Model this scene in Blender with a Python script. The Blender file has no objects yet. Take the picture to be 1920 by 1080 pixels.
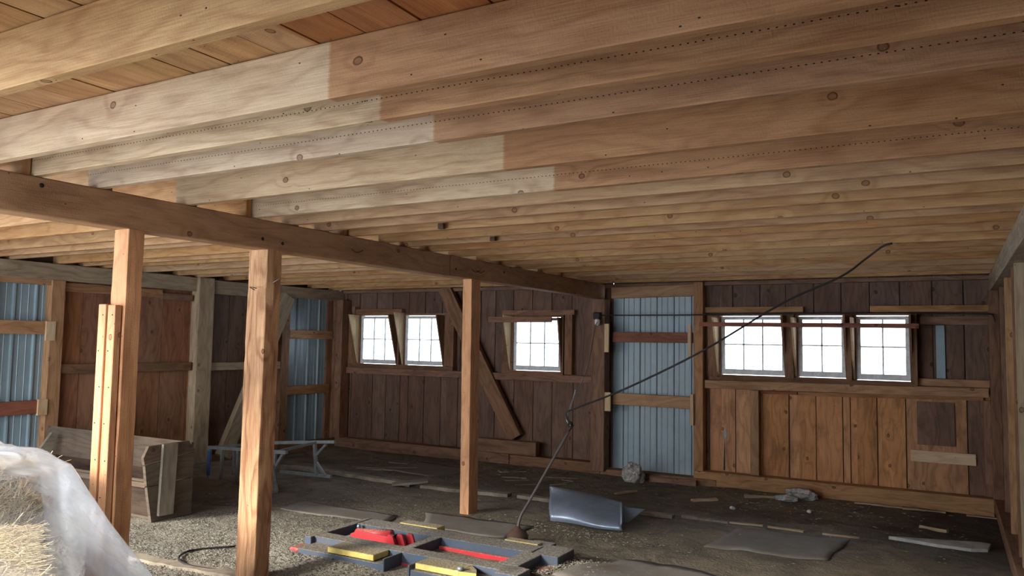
import bpy, bmesh, math, random
from math import sin, cos, pi, radians, sqrt, exp
from mathutils import Vector, Matrix, noise, Euler
random.seed(7)
SC = bpy.context.scene
COL = SC.collection

# ------------------------------------------------------------------ camera
cam = bpy.data.cameras.new('camera'); cam.sensor_width = 36.0; cam.lens = 1450.0/1920.0*36.0
cam.clip_start = 0.05; cam.clip_end = 400
cam_o = bpy.data.objects.new('camera', cam); COL.objects.link(cam_o)
yaw, pit, rol = radians(29.5), radians(4.066), radians(0.93)
fw = Vector((-sin(yaw)*cos(pit), cos(yaw)*cos(pit), sin(pit)))
rt = Vector((cos(yaw), sin(yaw), 0)); up = rt.cross(fw)
r2 = rt*cos(rol)+up*sin(rol); u2 = up*cos(rol)-rt*sin(rol)
m = Matrix((r2, u2, -fw)).transposed().to_4x4(); m.translation = Vector((0, 0, 1.6))
cam_o.matrix_world = m
SC.camera = cam_o

# ------------------------------------------------------------------ world: bright overcast winter sky
w = bpy.data.worlds.new('overcast_sky'); SC.world = w; w.use_nodes = True
nt = w.node_tree; nt.nodes.clear()
wo = nt.nodes.new('ShaderNodeOutputWorld'); bg = nt.nodes.new('ShaderNodeBackground')
tc = nt.nodes.new('ShaderNodeTexCoord'); sp = nt.nodes.new('ShaderNodeSeparateXYZ')
cr = nt.nodes.new('ShaderNodeValToRGB')
cr.color_ramp.elements[0].position = 0.0; cr.color_ramp.elements[0].color = (0.95, 0.97, 1.0, 1)
cr.color_ramp.elements[1].position = 0.7; cr.color_ramp.elements[1].color = (0.78, 0.88, 1.0, 1)
nt.links.new(tc.outputs['Generated'], sp.inputs[0]); nt.links.new(sp.outputs['Z'], cr.inputs[0])
nt.links.new(cr.outputs[0], bg.inputs['Color']); bg.inputs['Strength'].default_value = 4.2
nt.links.new(bg.outputs[0], wo.inputs[0])

# low winter sun, coming in through the open side behind the camera
sun = bpy.data.lights.new('sun', 'SUN'); sun.energy = 4.5; sun.angle = radians(14); sun.color = (1.0, 0.94, 0.86)
sun_o = bpy.data.objects.new('sun', sun); COL.objects.link(sun_o)
sun_o.rotation_euler = Vector((0.42, 0.80, -0.42)).to_track_quat('-Z', 'Y').to_euler()

# portals: they only guide the sky light through the real openings
def portal(loc, rot, sx, sy):
    l = bpy.data.lights.new('portal', 'AREA'); l.shape = 'RECTANGLE'; l.size = sx; l.size_y = sy
    l.cycles.is_portal = True
    o = bpy.data.objects.new('portal', l); COL.objects.link(o); o.location = loc; o.rotation_euler = rot
    return o

SC.view_settings.view_transform = 'Standard'; SC.view_settings.look = 'None'
SC.view_settings.gamma = 1.0; SC.view_settings.use_curve_mapping = False
SC.view_settings.exposure = 0.82

# ------------------------------------------------------------------ node helpers
def new_mat(name):
    mt = bpy.data.materials.new(name); mt.use_nodes = True
    mt.node_tree.nodes.clear(); return mt, mt.node_tree
class G:
    def __init__(s, nt): s.nt = nt
    def n(s, typ, props=None, **inp):
        nd = s.nt.nodes.new('ShaderNode'+typ)
        for k, v in (props or {}).items(): setattr(nd, k, v)
        for k, v in inp.items():
            key = int(k[1:]) if k[0] == '_' and k[1:].isdigit() else k.replace('_', ' ')
            sock = nd.inputs[key]
            if hasattr(v, 'links') or isinstance(v, bpy.types.NodeSocket): s.nt.links.new(v, sock)
            else: sock.default_value = v
        return nd
    def math(s, op, a, b=0.0, c=None, clamp=False):
        nd = s.nt.nodes.new('ShaderNodeMath'); nd.operation = op; nd.use_clamp = clamp
        for i, v in enumerate([a, b] + ([c] if c is not None else [])):
            if isinstance(v, bpy.types.NodeSocket): s.nt.links.new(v, nd.inputs[i])
            else: nd.inputs[i].default_value = v
        return nd.outputs[0]
    def ramp(s, x, a, b, lo=0.0, hi=1.0):
        nd = s.nt.nodes.new('ShaderNodeMapRange'); s.nt.links.new(x, nd.inputs[0])
        nd.inputs[1].default_value = a; nd.inputs[2].default_value = b; nd.inputs[3].default_value = lo; nd.inputs[4].default_value = hi
        return nd.outputs[0]
    def mix(s, f, a, b, blend='MIX'):
        nd = s.nt.nodes.new('ShaderNodeMix'); nd.data_type = 'RGBA'; nd.blend_type = blend
        for sock, v in ((nd.inputs[0], f), (nd.inputs[6], a), (nd.inputs[7], b)):
            if isinstance(v, bpy.types.NodeSocket): s.nt.links.new(v, sock)
            elif isinstance(v, tuple): sock.default_value = (v[0], v[1], v[2], 1)
            else: sock.default_value = v
        return nd.outputs[2]
    def comb(s, x, y, z=0.0):
        return s.n('CombineXYZ', None, X=x, Y=y, Z=z).outputs[0]
    def out(s, bsdf, disp=None):
        o = s.nt.nodes.new('ShaderNodeOutputMaterial'); s.nt.links.new(bsdf, o.inputs[0])

def c3(h):   # srgb 0-255 -> linear
    def f(v):
        v /= 255.0
        return v/12.92 if v <= 0.04045 else ((v+0.055)/1.055)**2.4
    return tuple(f(v) for v in h)

def wood(name, light, dark, rough=0.75, knots=0.6, var=0.25, grain=1.0, stain=None, nails=False, weather=0.0, bump=0.6, sat=1.0, grime=0.25, huev=1.0):
    mt, nt = new_mat(name); g = G(nt)
    oi = g.n('ObjectInfo').outputs['Random']
    uv = g.n('UVMap').outputs[0]
    se = g.n('SeparateXYZ', None, Vector=uv)
    u = g.math('ADD', se.outputs[0], g.math('MULTIPLY', oi, 37.0)); v = g.math('ADD', se.outputs[1], g.math('MULTIPLY', oi, 11.0))
    # knots
    kv = g.comb(g.math('MULTIPLY', u, 2.5), g.math('MULTIPLY', v, 3.1))
    vo = g.n('TexVoronoi', {'voronoi_dimensions': '2D'}, Vector=kv, Scale=1.0, Randomness=0.85)
    d = vo.outputs['Distance']
    has = g.math('GREATER_THAN', g.n('SeparateColor', None, Color=vo.outputs['Color']).outputs[0], 1.0-knots)
    near = g.math('MULTIPLY', g.ramp(d, 0.0, 0.22, 1.0, 0.0), has)
    # grain
    warp = g.n('TexNoise', {'noise_dimensions': '2D'}, Vector=g.comb(g.math('MULTIPLY', u, 0.8), g.math('MULTIPLY', v, 3.0)), Scale=1.6, Detail=2.0).outputs[0]
    vv = g.math('ADD', g.math('MULTIPLY', v, 62.0), g.math('ADD', g.math('MULTIPLY', warp, 30.0), g.math('MULTIPLY', near, 6.0)))
    ring = g.math('SINE', vv, 0.0)
    ring = g.ramp(ring, -0.6, 1.0, 0.0, 1.0)
    ring = g.math('POWER', ring, 2.0)
    fine = g.n('TexNoise', {'noise_dimensions': '2D'}, Vector=g.comb(g.math('MULTIPLY', u, 5.0), g.math('MULTIPLY', v, 150.0)), Scale=1.0, Detail=4.0, Roughness=0.6).outputs[0]
    broad = g.n('TexNoise', {'noise_dimensions': '2D'}, Vector=g.comb(g.math('MULTIPLY', u, 0.9), g.math('MULTIPLY', v, 5.0)), Scale=1.3, Detail=4.0, Roughness=0.6).outputs[0]
    saw = g.n('TexNoise', {'noise_dimensions': '2D'}, Vector=g.comb(g.math('MULTIPLY', u, 160.0), g.math('MULTIPLY', v, 60.0)), Scale=1.0, Detail=2.0).outputs[0]
    f = g.math('ADD', g.math('MULTIPLY', ring, 0.30*grain), g.math('MULTIPLY', g.ramp(fine, 0.3, 0.7), 0.36*grain))
    f = g.math('ADD', f, g.ramp(broad, 0.38, 0.68, 0.0, 0.42))
    f = g.math('MINIMUM', f, 1.0)
    col = g.mix(f, light, dark)
    # per piece tone
    r2_ = g.math('FRACT', g.math('MULTIPLY', oi, 7.31))
    hs = g.n('HueSaturation', None, Color=col, Hue=g.math('ADD', 0.5-0.004*huev, g.math('MULTIPLY', r2_, 0.008*huev)), Saturation=g.math('ADD', sat*(0.94-0.08*huev), g.math('MULTIPLY', g.math('FRACT', g.math('MULTIPLY', oi, 13.7)), sat*0.16*huev)), Value=g.math('ADD', 1.0-var*0.6, g.math('MULTIPLY', oi, var)))
    col = hs.outputs[0]
    if grime > 0:
        gr = g.n('TexNoise', {'noise_dimensions': '2D'}, Vector=g.comb(g.math('MULTIPLY', u, 2.2), g.math('MULTIPLY', v, 3.0)), Scale=1.1, Detail=5.0, Roughness=0.65).outputs[0]
        col = g.mix(g.ramp(gr, 0.52, 0.75, 0.0, grime), col, (light[0]*0.28, light[1]*0.30, light[2]*0.36))
    # knot disc and ring
    ro = g.n('TexNoise', {'noise_dimensions': '2D'}, Vector=kv, Scale=6.0, Detail=2.0).outputs[0]
    dd = g.math('ADD', d, g.math('MULTIPLY', g.math('SUBTRACT', ro, 0.5), 0.04))
    core = g.math('MULTIPLY', g.ramp(dd, 0.034, 0.046, 1.0, 0.0), has)
    edge = g.math('MULTIPLY', g.math('MULTIPLY', g.ramp(dd, 0.030, 0.040, 0.0, 1.0), g.ramp(dd, 0.042, 0.054, 1.0, 0.0)), has)
    col = g.mix(g.math('MULTIPLY', core, 0.62), col, (dark[0]*0.55, dark[1]*0.5, dark[2]*0.55))
    col = g.mix(g.math('MULTIPLY', edge, 0.85), col, (dark[0]*0.18, dark[1]*0.14, dark[2]*0.12))
    if weather > 0:
        col = g.mix(g.math('MULTIPLY', g.ramp(broad, 0.3, 0.7), weather), col, c3((122, 116, 104)))
    if stain is not None:     # old paint/stain edge left by a partition that stood here
        pos = g.n('SeparateXYZ', None, Vector=g.n('NewGeometry').outputs['Position']).outputs[0]
        px_ = g.math('ADD', pos, g.math('MULTIPLY', g.math('SUBTRACT', fine, 0.5), 0.02))
        col = g.mix(g.ramp(px_, stain[0]-0.006, stain[0]+0.008, 0.0, 1.0), col, g.mix(1.0, col, stain[1], 'MULTIPLY'))
        col = g.mix(g.ramp(px_, stain[0]-0.55, stain[0]-0.35, 0.0, 0.0), col, col)
    if nails:                 # row of old nail holes
        nh = g.math('MULTIPLY', g.math('LESS_THAN', g.math('ABSOLUTE', g.math('SUBTRACT', se.outputs[1], nails)), 0.0019), g.math('LESS_THAN', g.math('FRACT', g.math('MULTIPLY', se.outputs[0], 44.0)), 0.28))
        col = g.mix(nh, col, (0.012, 0.008, 0.006))
    # tiny scattered nail holes
    sv = g.n('TexVoronoi', {'voronoi_dimensions': '2D'}, Vector=g.comb(g.math('MULTIPLY', u, 5.0), g.math('MULTIPLY', v, 9.0)), Scale=1.0)
    hole = g.math('MULTIPLY', g.math('LESS_THAN', sv.outputs['Distance'], 0.022), g.math('GREATER_THAN', g.n('SeparateColor', None, Color=sv.outputs['Color']).outputs[1], 0.72))
    col = g.mix(hole, col, (0.02, 0.014, 0.01))
    bs = g.n('BsdfPrincipled', None, Base_Color=col, Roughness=rough)
    bs.inputs['Specular IOR Level'].default_value = 0.25
    h = g.math('ADD', g.math('MULTIPLY', fine, 0.6), g.math('ADD', g.math('MULTIPLY', saw, 0.5), g.math('MULTIPLY', core, 0.5)))
    bp = g.n('Bump', None, Strength=bump, Distance=0.004, Height=h)
    nt.links.new(bp.outputs[0], bs.inputs['Normal'])
    g.out(bs.outputs[0]); return mt

def plain(name, col, rough=0.6, metal=0.0, noise_amt=0.2, scale=8.0, dirt=None, dirt_amt=0.0, top_dust=0.0, bump=0.15, spec=0.4, edge=None):
    mt, nt = new_mat(name); g = G(nt)
    tcn = g.n('TexCoord').outputs['Object']
    a = g.n('TexNoise', None, Vector=tcn, Scale=scale, Detail=5.0, Roughness=0.65).outputs[0]
    b = g.n('TexNoise', None, Vector=tcn, Scale=scale*6.0, Detail=3.0).outputs[0]
    c = g.mix(g.ramp(a, 0.35, 0.7, 0.0, noise_amt), col, tuple(x*0.35 for x in col))
    if dirt: c = g.mix(g.ramp(g.math('ADD', g.math('MULTIPLY', a, 0.7), g.math('MULTIPLY', b, 0.3)), 0.5-dirt_amt*0.35, 0.62, 0.0, min(1.0, dirt_amt*1.3)), c, dirt)
    rg = rough
    if top_dust > 0:   # dust settles on the faces that look up
        nz = g.n('SeparateXYZ', None, Vector=g.n('NewGeometry').outputs['Normal']).outputs[2]
        f = g.math('MULTIPLY', g.ramp(nz, 0.45, 0.9, 0.0, top_dust), g.ramp(b, 0.25, 0.5, 0.6, 1.0))
        gr = g.n('TexNoise', None, Vector=tcn, Scale=90.0, Detail=2.0).outputs[0]
        c = g.mix(f, c, g.mix(g.ramp(gr, 0.4, 0.65), c3((92, 86, 76)), c3((172, 160, 140))))
    bs = g.n('BsdfPrincipled', None, Base_Color=c, Roughness=rg, Metallic=metal)
    bs.inputs['Specular IOR Level'].default_value = spec
    bp = g.n('Bump', None, Strength=bump, Distance=0.006, Height=g.math('ADD', a, g.math('MULTIPLY', b, 0.4)))
    nt.links.new(bp.outputs[0], bs.inputs['Normal'])
    g.out(bs.outputs[0]); return mt

M = {}
P_L, P_D = c3((214, 176, 128)), c3((160, 112, 68))
M['joist'] = wood('joist_pine', c3((216, 174, 120)), c3((168, 118, 72)), knots=0.5, var=0.18, sat=1.0)
ST = (-1.79, c3((222, 194, 172)))
M['joist_stain'] = wood('joist_pine_partly_stained', c3((222, 194, 152)), c3((172, 134, 92)), knots=0.45, var=0.12, stain=ST, sat=0.9)
M['joist_nail'] = wood('joist_pine_nail_row', c3((222, 194, 152)), c3((168, 130, 90)), knots=0.45, var=0.12, stain=ST, nails=0.078, sat=0.9)
M['deck'] = wood('deck_board', c3((206, 160, 104)), c3((158, 110, 64)), knots=0.3, var=0.22, stain=(-1.86, c3((230, 200, 178))), grime=0.15, sat=0.95)
M['beam'] = wood('beam_wood', c3((196, 154, 112)), c3((148, 108, 74)), knots=0.25, var=0.1, grain=0.9)
M['post'] = wood('post_wood', c3((228, 170, 118)), c3((176, 118, 74)), knots=0.4, var=0.06, huev=0.15)
M['post_rough'] = wood('post_rough_hewn', c3((226, 172, 116)), c3((146, 88, 46)), knots=0.6, var=0.1, grain=1.3, bump=0.8)
M['plate'] = wood('plate_grey_wood', c3((184, 160, 124)), c3((130, 108, 80)), knots=0.3, var=0.15, sat=0.9)
M['wallb'] = wood('barn_board_brown', c3((132, 102, 84)), c3((92, 68, 56)), knots=0.4, var=0.24, grime=0.4)
M['wallw'] = wood('barn_board_warm_lit', c3((216, 156, 102)), c3((152, 102, 64)), knots=0.4, var=0.22, grime=0.6)  # warm boards, colour lightened for sky light falling low on the right
M['walll'] = wood('left_barn_board', c3((170, 116, 78)), c3((118, 76, 50)), knots=0.4, var=0.2, grime=0.3)
M['frame'] = wood('framing_brown', c3((156, 116, 88)), c3((104, 74, 54)), knots=0.35, var=0.2)
M['framel'] = wood('framing_tan', c3((198, 150, 104)), c3((140, 98, 62)), knots=0.4, var=0.2)
M['red'] = wood('framing_reddish', c3((160, 98, 72)), c3((108, 64, 46)), knots=0.4, var=0.2)
M['pale'] = wood('pale_fresh_and_lit_wood', c3((224, 198, 158)), c3((184, 148, 104)), knots=0.2, var=0.12, grime=0.1)  # fresh wood; also the lit tone of the left window cheeks
M['grey'] = wood('weathered_grey_wood', c3((118, 98, 78)), c3((68, 54, 42)), knots=0.3, var=0.2, weather=0.3, bump=0.9, grime=0.5)
M['greyshade'] = wood('shaded_trough_wood', c3((92, 72, 56)), c3((52, 40, 32)), knots=0.2, var=0.1, bump=0.8, grime=0.5)  # darker copy of the trough wood: shade on the low and front boards painted in
M['greyp'] = wood('weathered_pale_wood', c3((172, 160, 140)), c3((112, 100, 84)), knots=0.3, var=0.1, weather=0.5, bump=0.9, grime=0.4)
M['fresh'] = wood('split_pale_wood', c3((206, 184, 150)), c3((150, 124, 92)), knots=0.1, var=0.3, grime=0.2)
M['sash'] = plain('sash_white_paint', c3((232, 236, 238)), 0.5, noise_amt=0.08, scale=14, dirt=c3((120, 112, 100)), dirt_amt=0.2)
M['blue'] = plain('blue_grey_siding', c3((148, 170, 180)), 0.42, 0.0, 0.12, 3, spec=0.55, bump=0.03, dirt=c3((96, 110, 116)), dirt_amt=0.12)
M['galv'] = plain('galvanised_steel', c3((168, 176, 178)), 0.42, 0.55, 0.25, 9, dirt=c3((110, 108, 100)), dirt_amt=0.2)
M['bluep'] = plain('blue_plastic', c3((70, 110, 168)), 0.5)
M['liftblue'] = plain('lift_blue_paint', c3((68, 86, 110)), 0.5, 0.0, 0.3, 10, dirt=c3((104, 98, 88)), dirt_amt=0.35, top_dust=0.92)
M['liftred'] = plain('lift_red_paint', c3((214, 52, 62)), 0.45, 0.0, 0.2, 12, dirt=c3((120, 84, 74)), dirt_amt=0.2, top_dust=0.75)
M['liftyel'] = plain('lift_yellow_paint', c3((232, 210, 120)), 0.5, 0.0, 0.15, 14, dirt=c3((120, 104, 70)), dirt_amt=0.25, top_dust=0.88)
M['steel'] = plain('sheet_steel', c3((142, 156, 176)), 0.36, 0.3, 0.12, 4, dirt=c3((96, 92, 90)), dirt_amt=0.2, bump=0.03)
M['rust'] = plain('rusty_brown_iron', c3((98, 74, 62)), 0.8, 0.1, 0.4, 14)
M['pole'] = plain('grey_iron_pole', c3((116, 110, 104)), 0.55, 0.3, 0.3, 10)
M['cable'] = plain('dark_cable', c3((44, 42, 42)), 0.55)
M['wire'] = plain('grey_wire', c3((92, 88, 84)), 0.5, 0.2)
M['black'] = plain('black_iron', c3((30, 28, 28)), 0.6)
M['white'] = plain('white_porcelain', c3((220, 220, 214)), 0.3, noise_amt=0.05)
M['curb'] = plain('pale_curb', c3((168, 156, 136)), 0.9, noise_amt=0.4, scale=5, dirt=c3((84, 78, 70)), dirt_amt=0.5, bump=0.5)
M['paper'] = plain('crumpled_paper', c3((216, 218, 216)), 0.8, noise_amt=0.25, scale=22, dirt=c3((84, 82, 80)), dirt_amt=0.45, bump=0.6)
M['bag'] = plain('grimy_white_bag', c3((224, 222, 216)), 0.7, noise_amt=0.2, scale=16, dirt=c3((58, 54, 50)), dirt_amt=0.55, bump=0.8)
M['bone'] = plain('pale_whitish_plank', c3((206, 206, 200)), 0.7, noise_amt=0.25, scale=6, dirt=c3((120, 116, 108)), dirt_amt=0.3, bump=0.3)
M['straw'] = plain('straw', c3((222, 200, 158)), 0.7, noise_amt=0.4, scale=20)
M['strawd'] = plain('straw_bale_core', c3((156, 130, 92)), 0.9, noise_amt=0.7, scale=30, bump=1.0)
M['snow'] = plain('snow', c3((236, 240, 246)), 0.9, noise_amt=0.02)
M['roof'] = plain('dark_boards', c3((70, 60, 52)), 0.9)

def tarp_mat():
    mt, nt = new_mat('clear_plastic_film'); g = G(nt)
    tcn = g.n('TexCoord').outputs['Object']
    a = g.n('TexNoise', None, Vector=tcn, Scale=2.6, Detail=4.0, Distortion=1.2).outputs[0]
    b = g.n('TexNoise', None, Vector=tcn, Scale=16.0, Detail=3.0, Distortion=0.8).outputs[0]
    fr = g.n('LayerWeight', None, Blend=0.35).outputs['Facing']
    milky = g.math('ADD', g.ramp(a, 0.36, 0.64, 0.12, 0.48), g.math('MULTIPLY', fr, 0.35))
    se = g.n('SeparateXYZ', None, Vector=tcn)
    clear = g.math('MULTIPLY', g.ramp(se.outputs[0], -3.10, -3.0, 1.0, 0.0), g.ramp(g.math('ADD', se.outputs[1], g.math('MULTIPLY', a, 0.3)), 2.08, 2.2, 1.0, 0.0))
    milky = g.math('MULTIPLY', milky, g.math('SUBTRACT', 1.0, g.math('MULTIPLY', clear, 0.6)))
    milky = g.math('MINIMUM', milky, 0.93)
    bs = g.n('BsdfPrincipled', None, Base_Color=(0.88, 0.92, 0.97, 1), Roughness=0.12)
    bs.inputs['Specular IOR Level'].default_value = 0.9
    bs.inputs['Coat Weight'].default_value = 0.6; bs.inputs['Coat Roughness'].default_value = 0.06
    tr = g.n('BsdfTranslucent', None, Color=(0.85, 0.88, 0.92, 1))
    m1 = g.n('MixShader', None, _0=0.25, _1=bs.outputs[0], _2=tr.outputs[0])
    tp = g.n('BsdfTransparent', None, Color=(0.96, 0.98, 1.0, 1))
    m2 = g.n('MixShader', None, _0=milky, _1=tp.outputs[0], _2=m1.outputs[0])
    bp = g.n('Bump', None, Strength=0.5, Distance=0.02, Height=g.math('ADD', g.math('MULTIPLY', b, 0.5), g.math('MULTIPLY', a, 0.8)))
    nt.links.new(bp.outputs[0], bs.inputs['Normal'])
    g.out(m2.outputs[0]); return mt
M['tarp'] = tarp_mat()

def glass_mat():
    mt, nt = new_mat('window_glass'); g = G(nt)
    tp = g.n('BsdfTransparent', None, Color=(0.93, 0.96, 0.97, 1)); gl = g.n('BsdfGlossy', None, Roughness=0.05)
    fr = g.n('Fresnel', None, IOR=1.45).outputs[0]
    mx = g.n('MixShader', None, _0=fr, _1=tp.outputs[0], _2=gl.outputs[0]); g.out(mx.outputs[0]); return mt
M['glass'] = glass_mat()

def floor_mat():
    mt, nt = new_mat('dirt_floor'); g = G(nt)
    p = g.n('TexCoord').outputs['Object']; se = g.n('SeparateXYZ', None, Vector=p)
    x, y = se.outputs[0], se.outputs[1]
    big = g.n('TexNoise', None, Vector=p, Scale=0.55, Detail=5.0, Roughness=0.6, Distortion=0.6).outputs[0]
    mid = g.n('TexNoise', None, Vector=p, Scale=3.2, Detail=6.0, Roughness=0.65, Distortion=0.8).outputs[0]
    fin = g.n('TexNoise', None, Vector=p, Scale=42.0, Detail=4.0, Roughness=0.7).outputs[0]
    grn = g.n('TexVoronoi', None, Vector=p, Scale=75.0)
    base = g.mix(g.ramp(big, 0.35, 0.65), c3((112, 104, 92)), c3((146, 134, 112)))
    base = g.mix(g.ramp(mid, 0.42, 0.68, 0.0, 0.8), base, c3((80, 76, 69)))
    base = g.mix(g.ramp(fin, 0.45, 0.75, 0.0, 0.35), base, c3((164, 150, 128)))
    # light chips and gravel where feed was spread, near the lift and the posts
    dx = g.math('DIVIDE', g.math('SUBTRACT', x, -4.7), 1.9); dy = g.math('DIVIDE', g.math('SUBTRACT', y, 4.0), 1.35)
    rr = g.math('SQRT', g.math('ADD', g.math('MULTIPLY', dx, dx), g.math('MULTIPLY', dy, dy)))
    area = g.ramp(g.math('ADD', rr, g.math('MULTIPLY', g.math('SUBTRACT', mid, 0.5), 1.4)), 0.55, 1.25, 1.0, 0.0)
    sel = g.n('SeparateColor', None, Color=grn.outputs['Color'])
    chip = g.math('MULTIPLY', g.math('GREATER_THAN', sel.outputs[0], 0.52), g.math('MULTIPLY', g.math('LESS_THAN', grn.outputs['Distance'], 0.42), area))
    chipc = g.mix(sel.outputs[1], c3((170, 164, 148)), c3((212, 208, 196)))
    base = g.mix(g.math('MULTIPLY', area, 0.6), base, c3((150, 146, 134)))
    base = g.mix(chip, base, chipc)
    # sparse bright flecks everywhere
    fl = g.n('TexVoronoi', None, Vector=p, Scale=16.0); fs = g.n('SeparateColor', None, Color=fl.outputs['Color'])
    fk = g.math('MULTIPLY', g.math('LESS_THAN', fl.outputs['Distance'], 0.10), g.math('GREATER_THAN', fs.outputs[0], 0.86))
    base = g.mix(fk, base, c3((170, 160, 140)))
    # rubber mats showing through: darker, smoother, in the far right bay
    mr = g.ramp(g.math('ADD', x, g.math('MULTIPLY', mid, 0.6)), -0.75, 0.25, 0.0, 0.75)
    mr = g.math('MULTIPLY', mr, g.ramp(y, 6.5, 8.0, 0.0, 1.0))
    base = g.mix(mr, base, c3((52, 53, 56)))
    # straw coloured spill
    dx2 = g.math('DIVIDE', g.math('SUBTRACT', x, -0.45), 0.55); dy2 = g.math('DIVIDE', g.math('SUBTRACT', y, 6.3), 1.1)
    r3 = g.math('SQRT', g.math('ADD', g.math('MULTIPLY', dx2, dx2), g.math('MULTIPLY', dy2, dy2)))
    base = g.mix(g.math('MULTIPLY', g.ramp(r3, 0.3, 1.2, 0.6, 0.0), g.ramp(fin, 0.3, 0.6)), base, c3((134, 110, 76)))
    bs = g.n('BsdfPrincipled', None, Base_Color=base, Roughness=g.ramp(mid, 0.3, 0.7, 0.65, 0.95))
    bs.inputs['Specular IOR Level'].default_value = 0.3
    h = g.math('ADD', g.math('MULTIPLY', mid, 1.2), g.math('ADD', g.math('MULTIPLY', fin, 0.35), g.math('MULTIPLY', chip, 0.25)))
    bp = g.n('Bump', None, Strength=0.9, Distance=0.05, Height=h)
    nt.links.new(bp.outputs[0], bs.inputs['Normal'])
    g.out(bs.outputs[0]); return mt
M['floor'] = floor_mat()
M['mat'] = plain('rubber_mat', c3((132, 134, 134)), 0.8, noise_amt=0.3, scale=4, dirt=c3((118, 106, 90)), dirt_amt=0.7, bump=0.4)

# ------------------------------------------------------------------ object helpers
WM = {}
def link(o, parent=None, W=None):
    COL.objects.link(o)
    if W is None: W = Matrix.Identity(4)
    WM[o.name] = W
    if parent is not None:
        o.parent = parent; o.matrix_basis = WM[parent.name].inverted() @ W
    else: o.matrix_basis = W
    return o
def empty(name, loc=(0, 0, 0), parent=None):
    o = bpy.data.objects.new(name, None); o.empty_display_size = 0.1
    return link(o, parent, Matrix.Translation(loc))
def tag(o, label=None, cat=None, group=None, kind=None):
    if label: o['label'] = label
    if cat: o['category'] = cat
    if group: o['group'] = group
    if kind: o['kind'] = kind
    return o
CACHE = {}
def box_mesh(L, W_, H, mat, bevel=0.0, cuts=0, key=None, jag=0.0, seed=0):
    """length L along local X (0..L), width W along Y, height H along Z (centred); UV = metres"""
    k = (round(L, 3), round(W_, 3), round(H, 3), mat, bevel, cuts, jag, seed)
    if k in CACHE: return CACHE[k]
    bm = bmesh.new(); bmesh.ops.create_cube(bm, size=1.0)
    for v in bm.verts: v.co = Vector(((v.co.x+0.5)*L, v.co.y*W_, v.co.z*H))
    if cuts:
        es = [e for e in bm.edges if abs((e.verts[0].co-e.verts[1].co).x) > L*0.9]
        bmesh.ops.subdivide_edges(bm, edges=es, cuts=cuts, use_grid_fill=True)
    if bevel > 0: bmesh.ops.bevel(bm, geom=list(bm.edges)[:] if not cuts else [e for e in bm.edges if len(e.link_faces) == 2 and e.calc_face_angle(0) > 0.5], offset=bevel, segments=1, affect='EDGES')
    if jag > 0:
        for v in bm.verts:
            n_ = noise.noise_vector(Vector((v.co.x*9+seed*7.7, (v.co.y > 0)*5.0, (v.co.z > 0)*3.0)))
            v.co += Vector((0, n_.y*jag, n_.z*jag))
    uvl = bm.loops.layers.uv.new('UVMap')
    for f in bm.faces:
        n = f.normal
        ax = max(range(3), key=lambda i: abs(n[i]))
        for l in f.loops:
            c = l.vert.co
            if ax == 1: uv = (c.x, c.z+H/2)
            elif ax == 2: uv = (c.x, c.y+W_/2+3.17)
            else: uv = (c.z*0.3+9.0, c.y+5.3)
            l[uvl].uv = uv
    me = bpy.data.meshes.new('box'); bm.to_mesh(me); bm.free()
    me.materials.append(M[mat]); CACHE[k] = me
    return me
def board(name, p0, p1, w_, h_, mat, parent=None, upv=(0, 0, 1), bevel=0.0, label=None, **kw):
    """bar from p0 to p1; h_ measured along upv, w_ across"""
    p0, p1 = Vector(p0), Vector(p1); X = (p1-p0); L = X.length; X.normalize()
    Z = Vector(upv)
    if abs(Z.normalized().dot(X)) > 0.99: Z = Vector((0, 1, 0))
    Z = (Z - X*Z.dot(X)).normalized(); Y = Z.cross(X)
    W = Matrix((X, Y, Z)).transposed().to_4x4(); W.translation = p0
    o = bpy.data.objects.new(name, box_mesh(L, w_, h_, mat, bevel, **kw)); link(o, parent, W)
    if label: o['label'] = label
    return o
def bx(name, x0, x1, y0, y1, z0, z1, mat, parent=None, bevel=0.0, label=None, along=None, **kw):
    """axis-aligned timber; grain along the longest side"""
    d = (x1-x0, y1-y0, z1-z0); a = along if along is not None else max(range(3), key=lambda i: d[i])
    cx, cy, cz = (x0+x1)/2, (y0+y1)/2, (z0+z1)/2
    if a == 0: return board(name, (x0, cy, cz), (x1, cy, cz), d[1], d[2], mat, parent, (0, 0, 1), bevel, label, **kw)
    if a == 1: return board(name, (cx, y0, cz), (cx, y1, cz), d[0], d[2], mat, parent, (0, 0, 1), bevel, label, **kw)
    return board(name, (cx, cy, z0), (cx, cy, z1), d[0], d[1], mat, parent, (0, 1, 0), bevel, label, **kw)
def mesh_obj(name, verts, faces, mat, parent=None, W=None, smooth=False, uv=None):
    me = bpy.data.meshes.new(name); me.from_pydata([tuple(v) for v in verts], [], faces); me.update()
    me.materials.append(M[mat])
    lay = me.uv_layers.new(name='UVMap')
    for lp in me.loops:
        c = me.vertices[lp.vertex_index].co
        lay.data[lp.index].uv = uv(c) if uv else (c.x+c.y*0.3, c.z+c.y*0.5)
    if smooth:
        for p in me.polygons: p.use_smooth = True
    o = bpy.data.objects.new(name, me)
    return link(o, parent, W)
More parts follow.
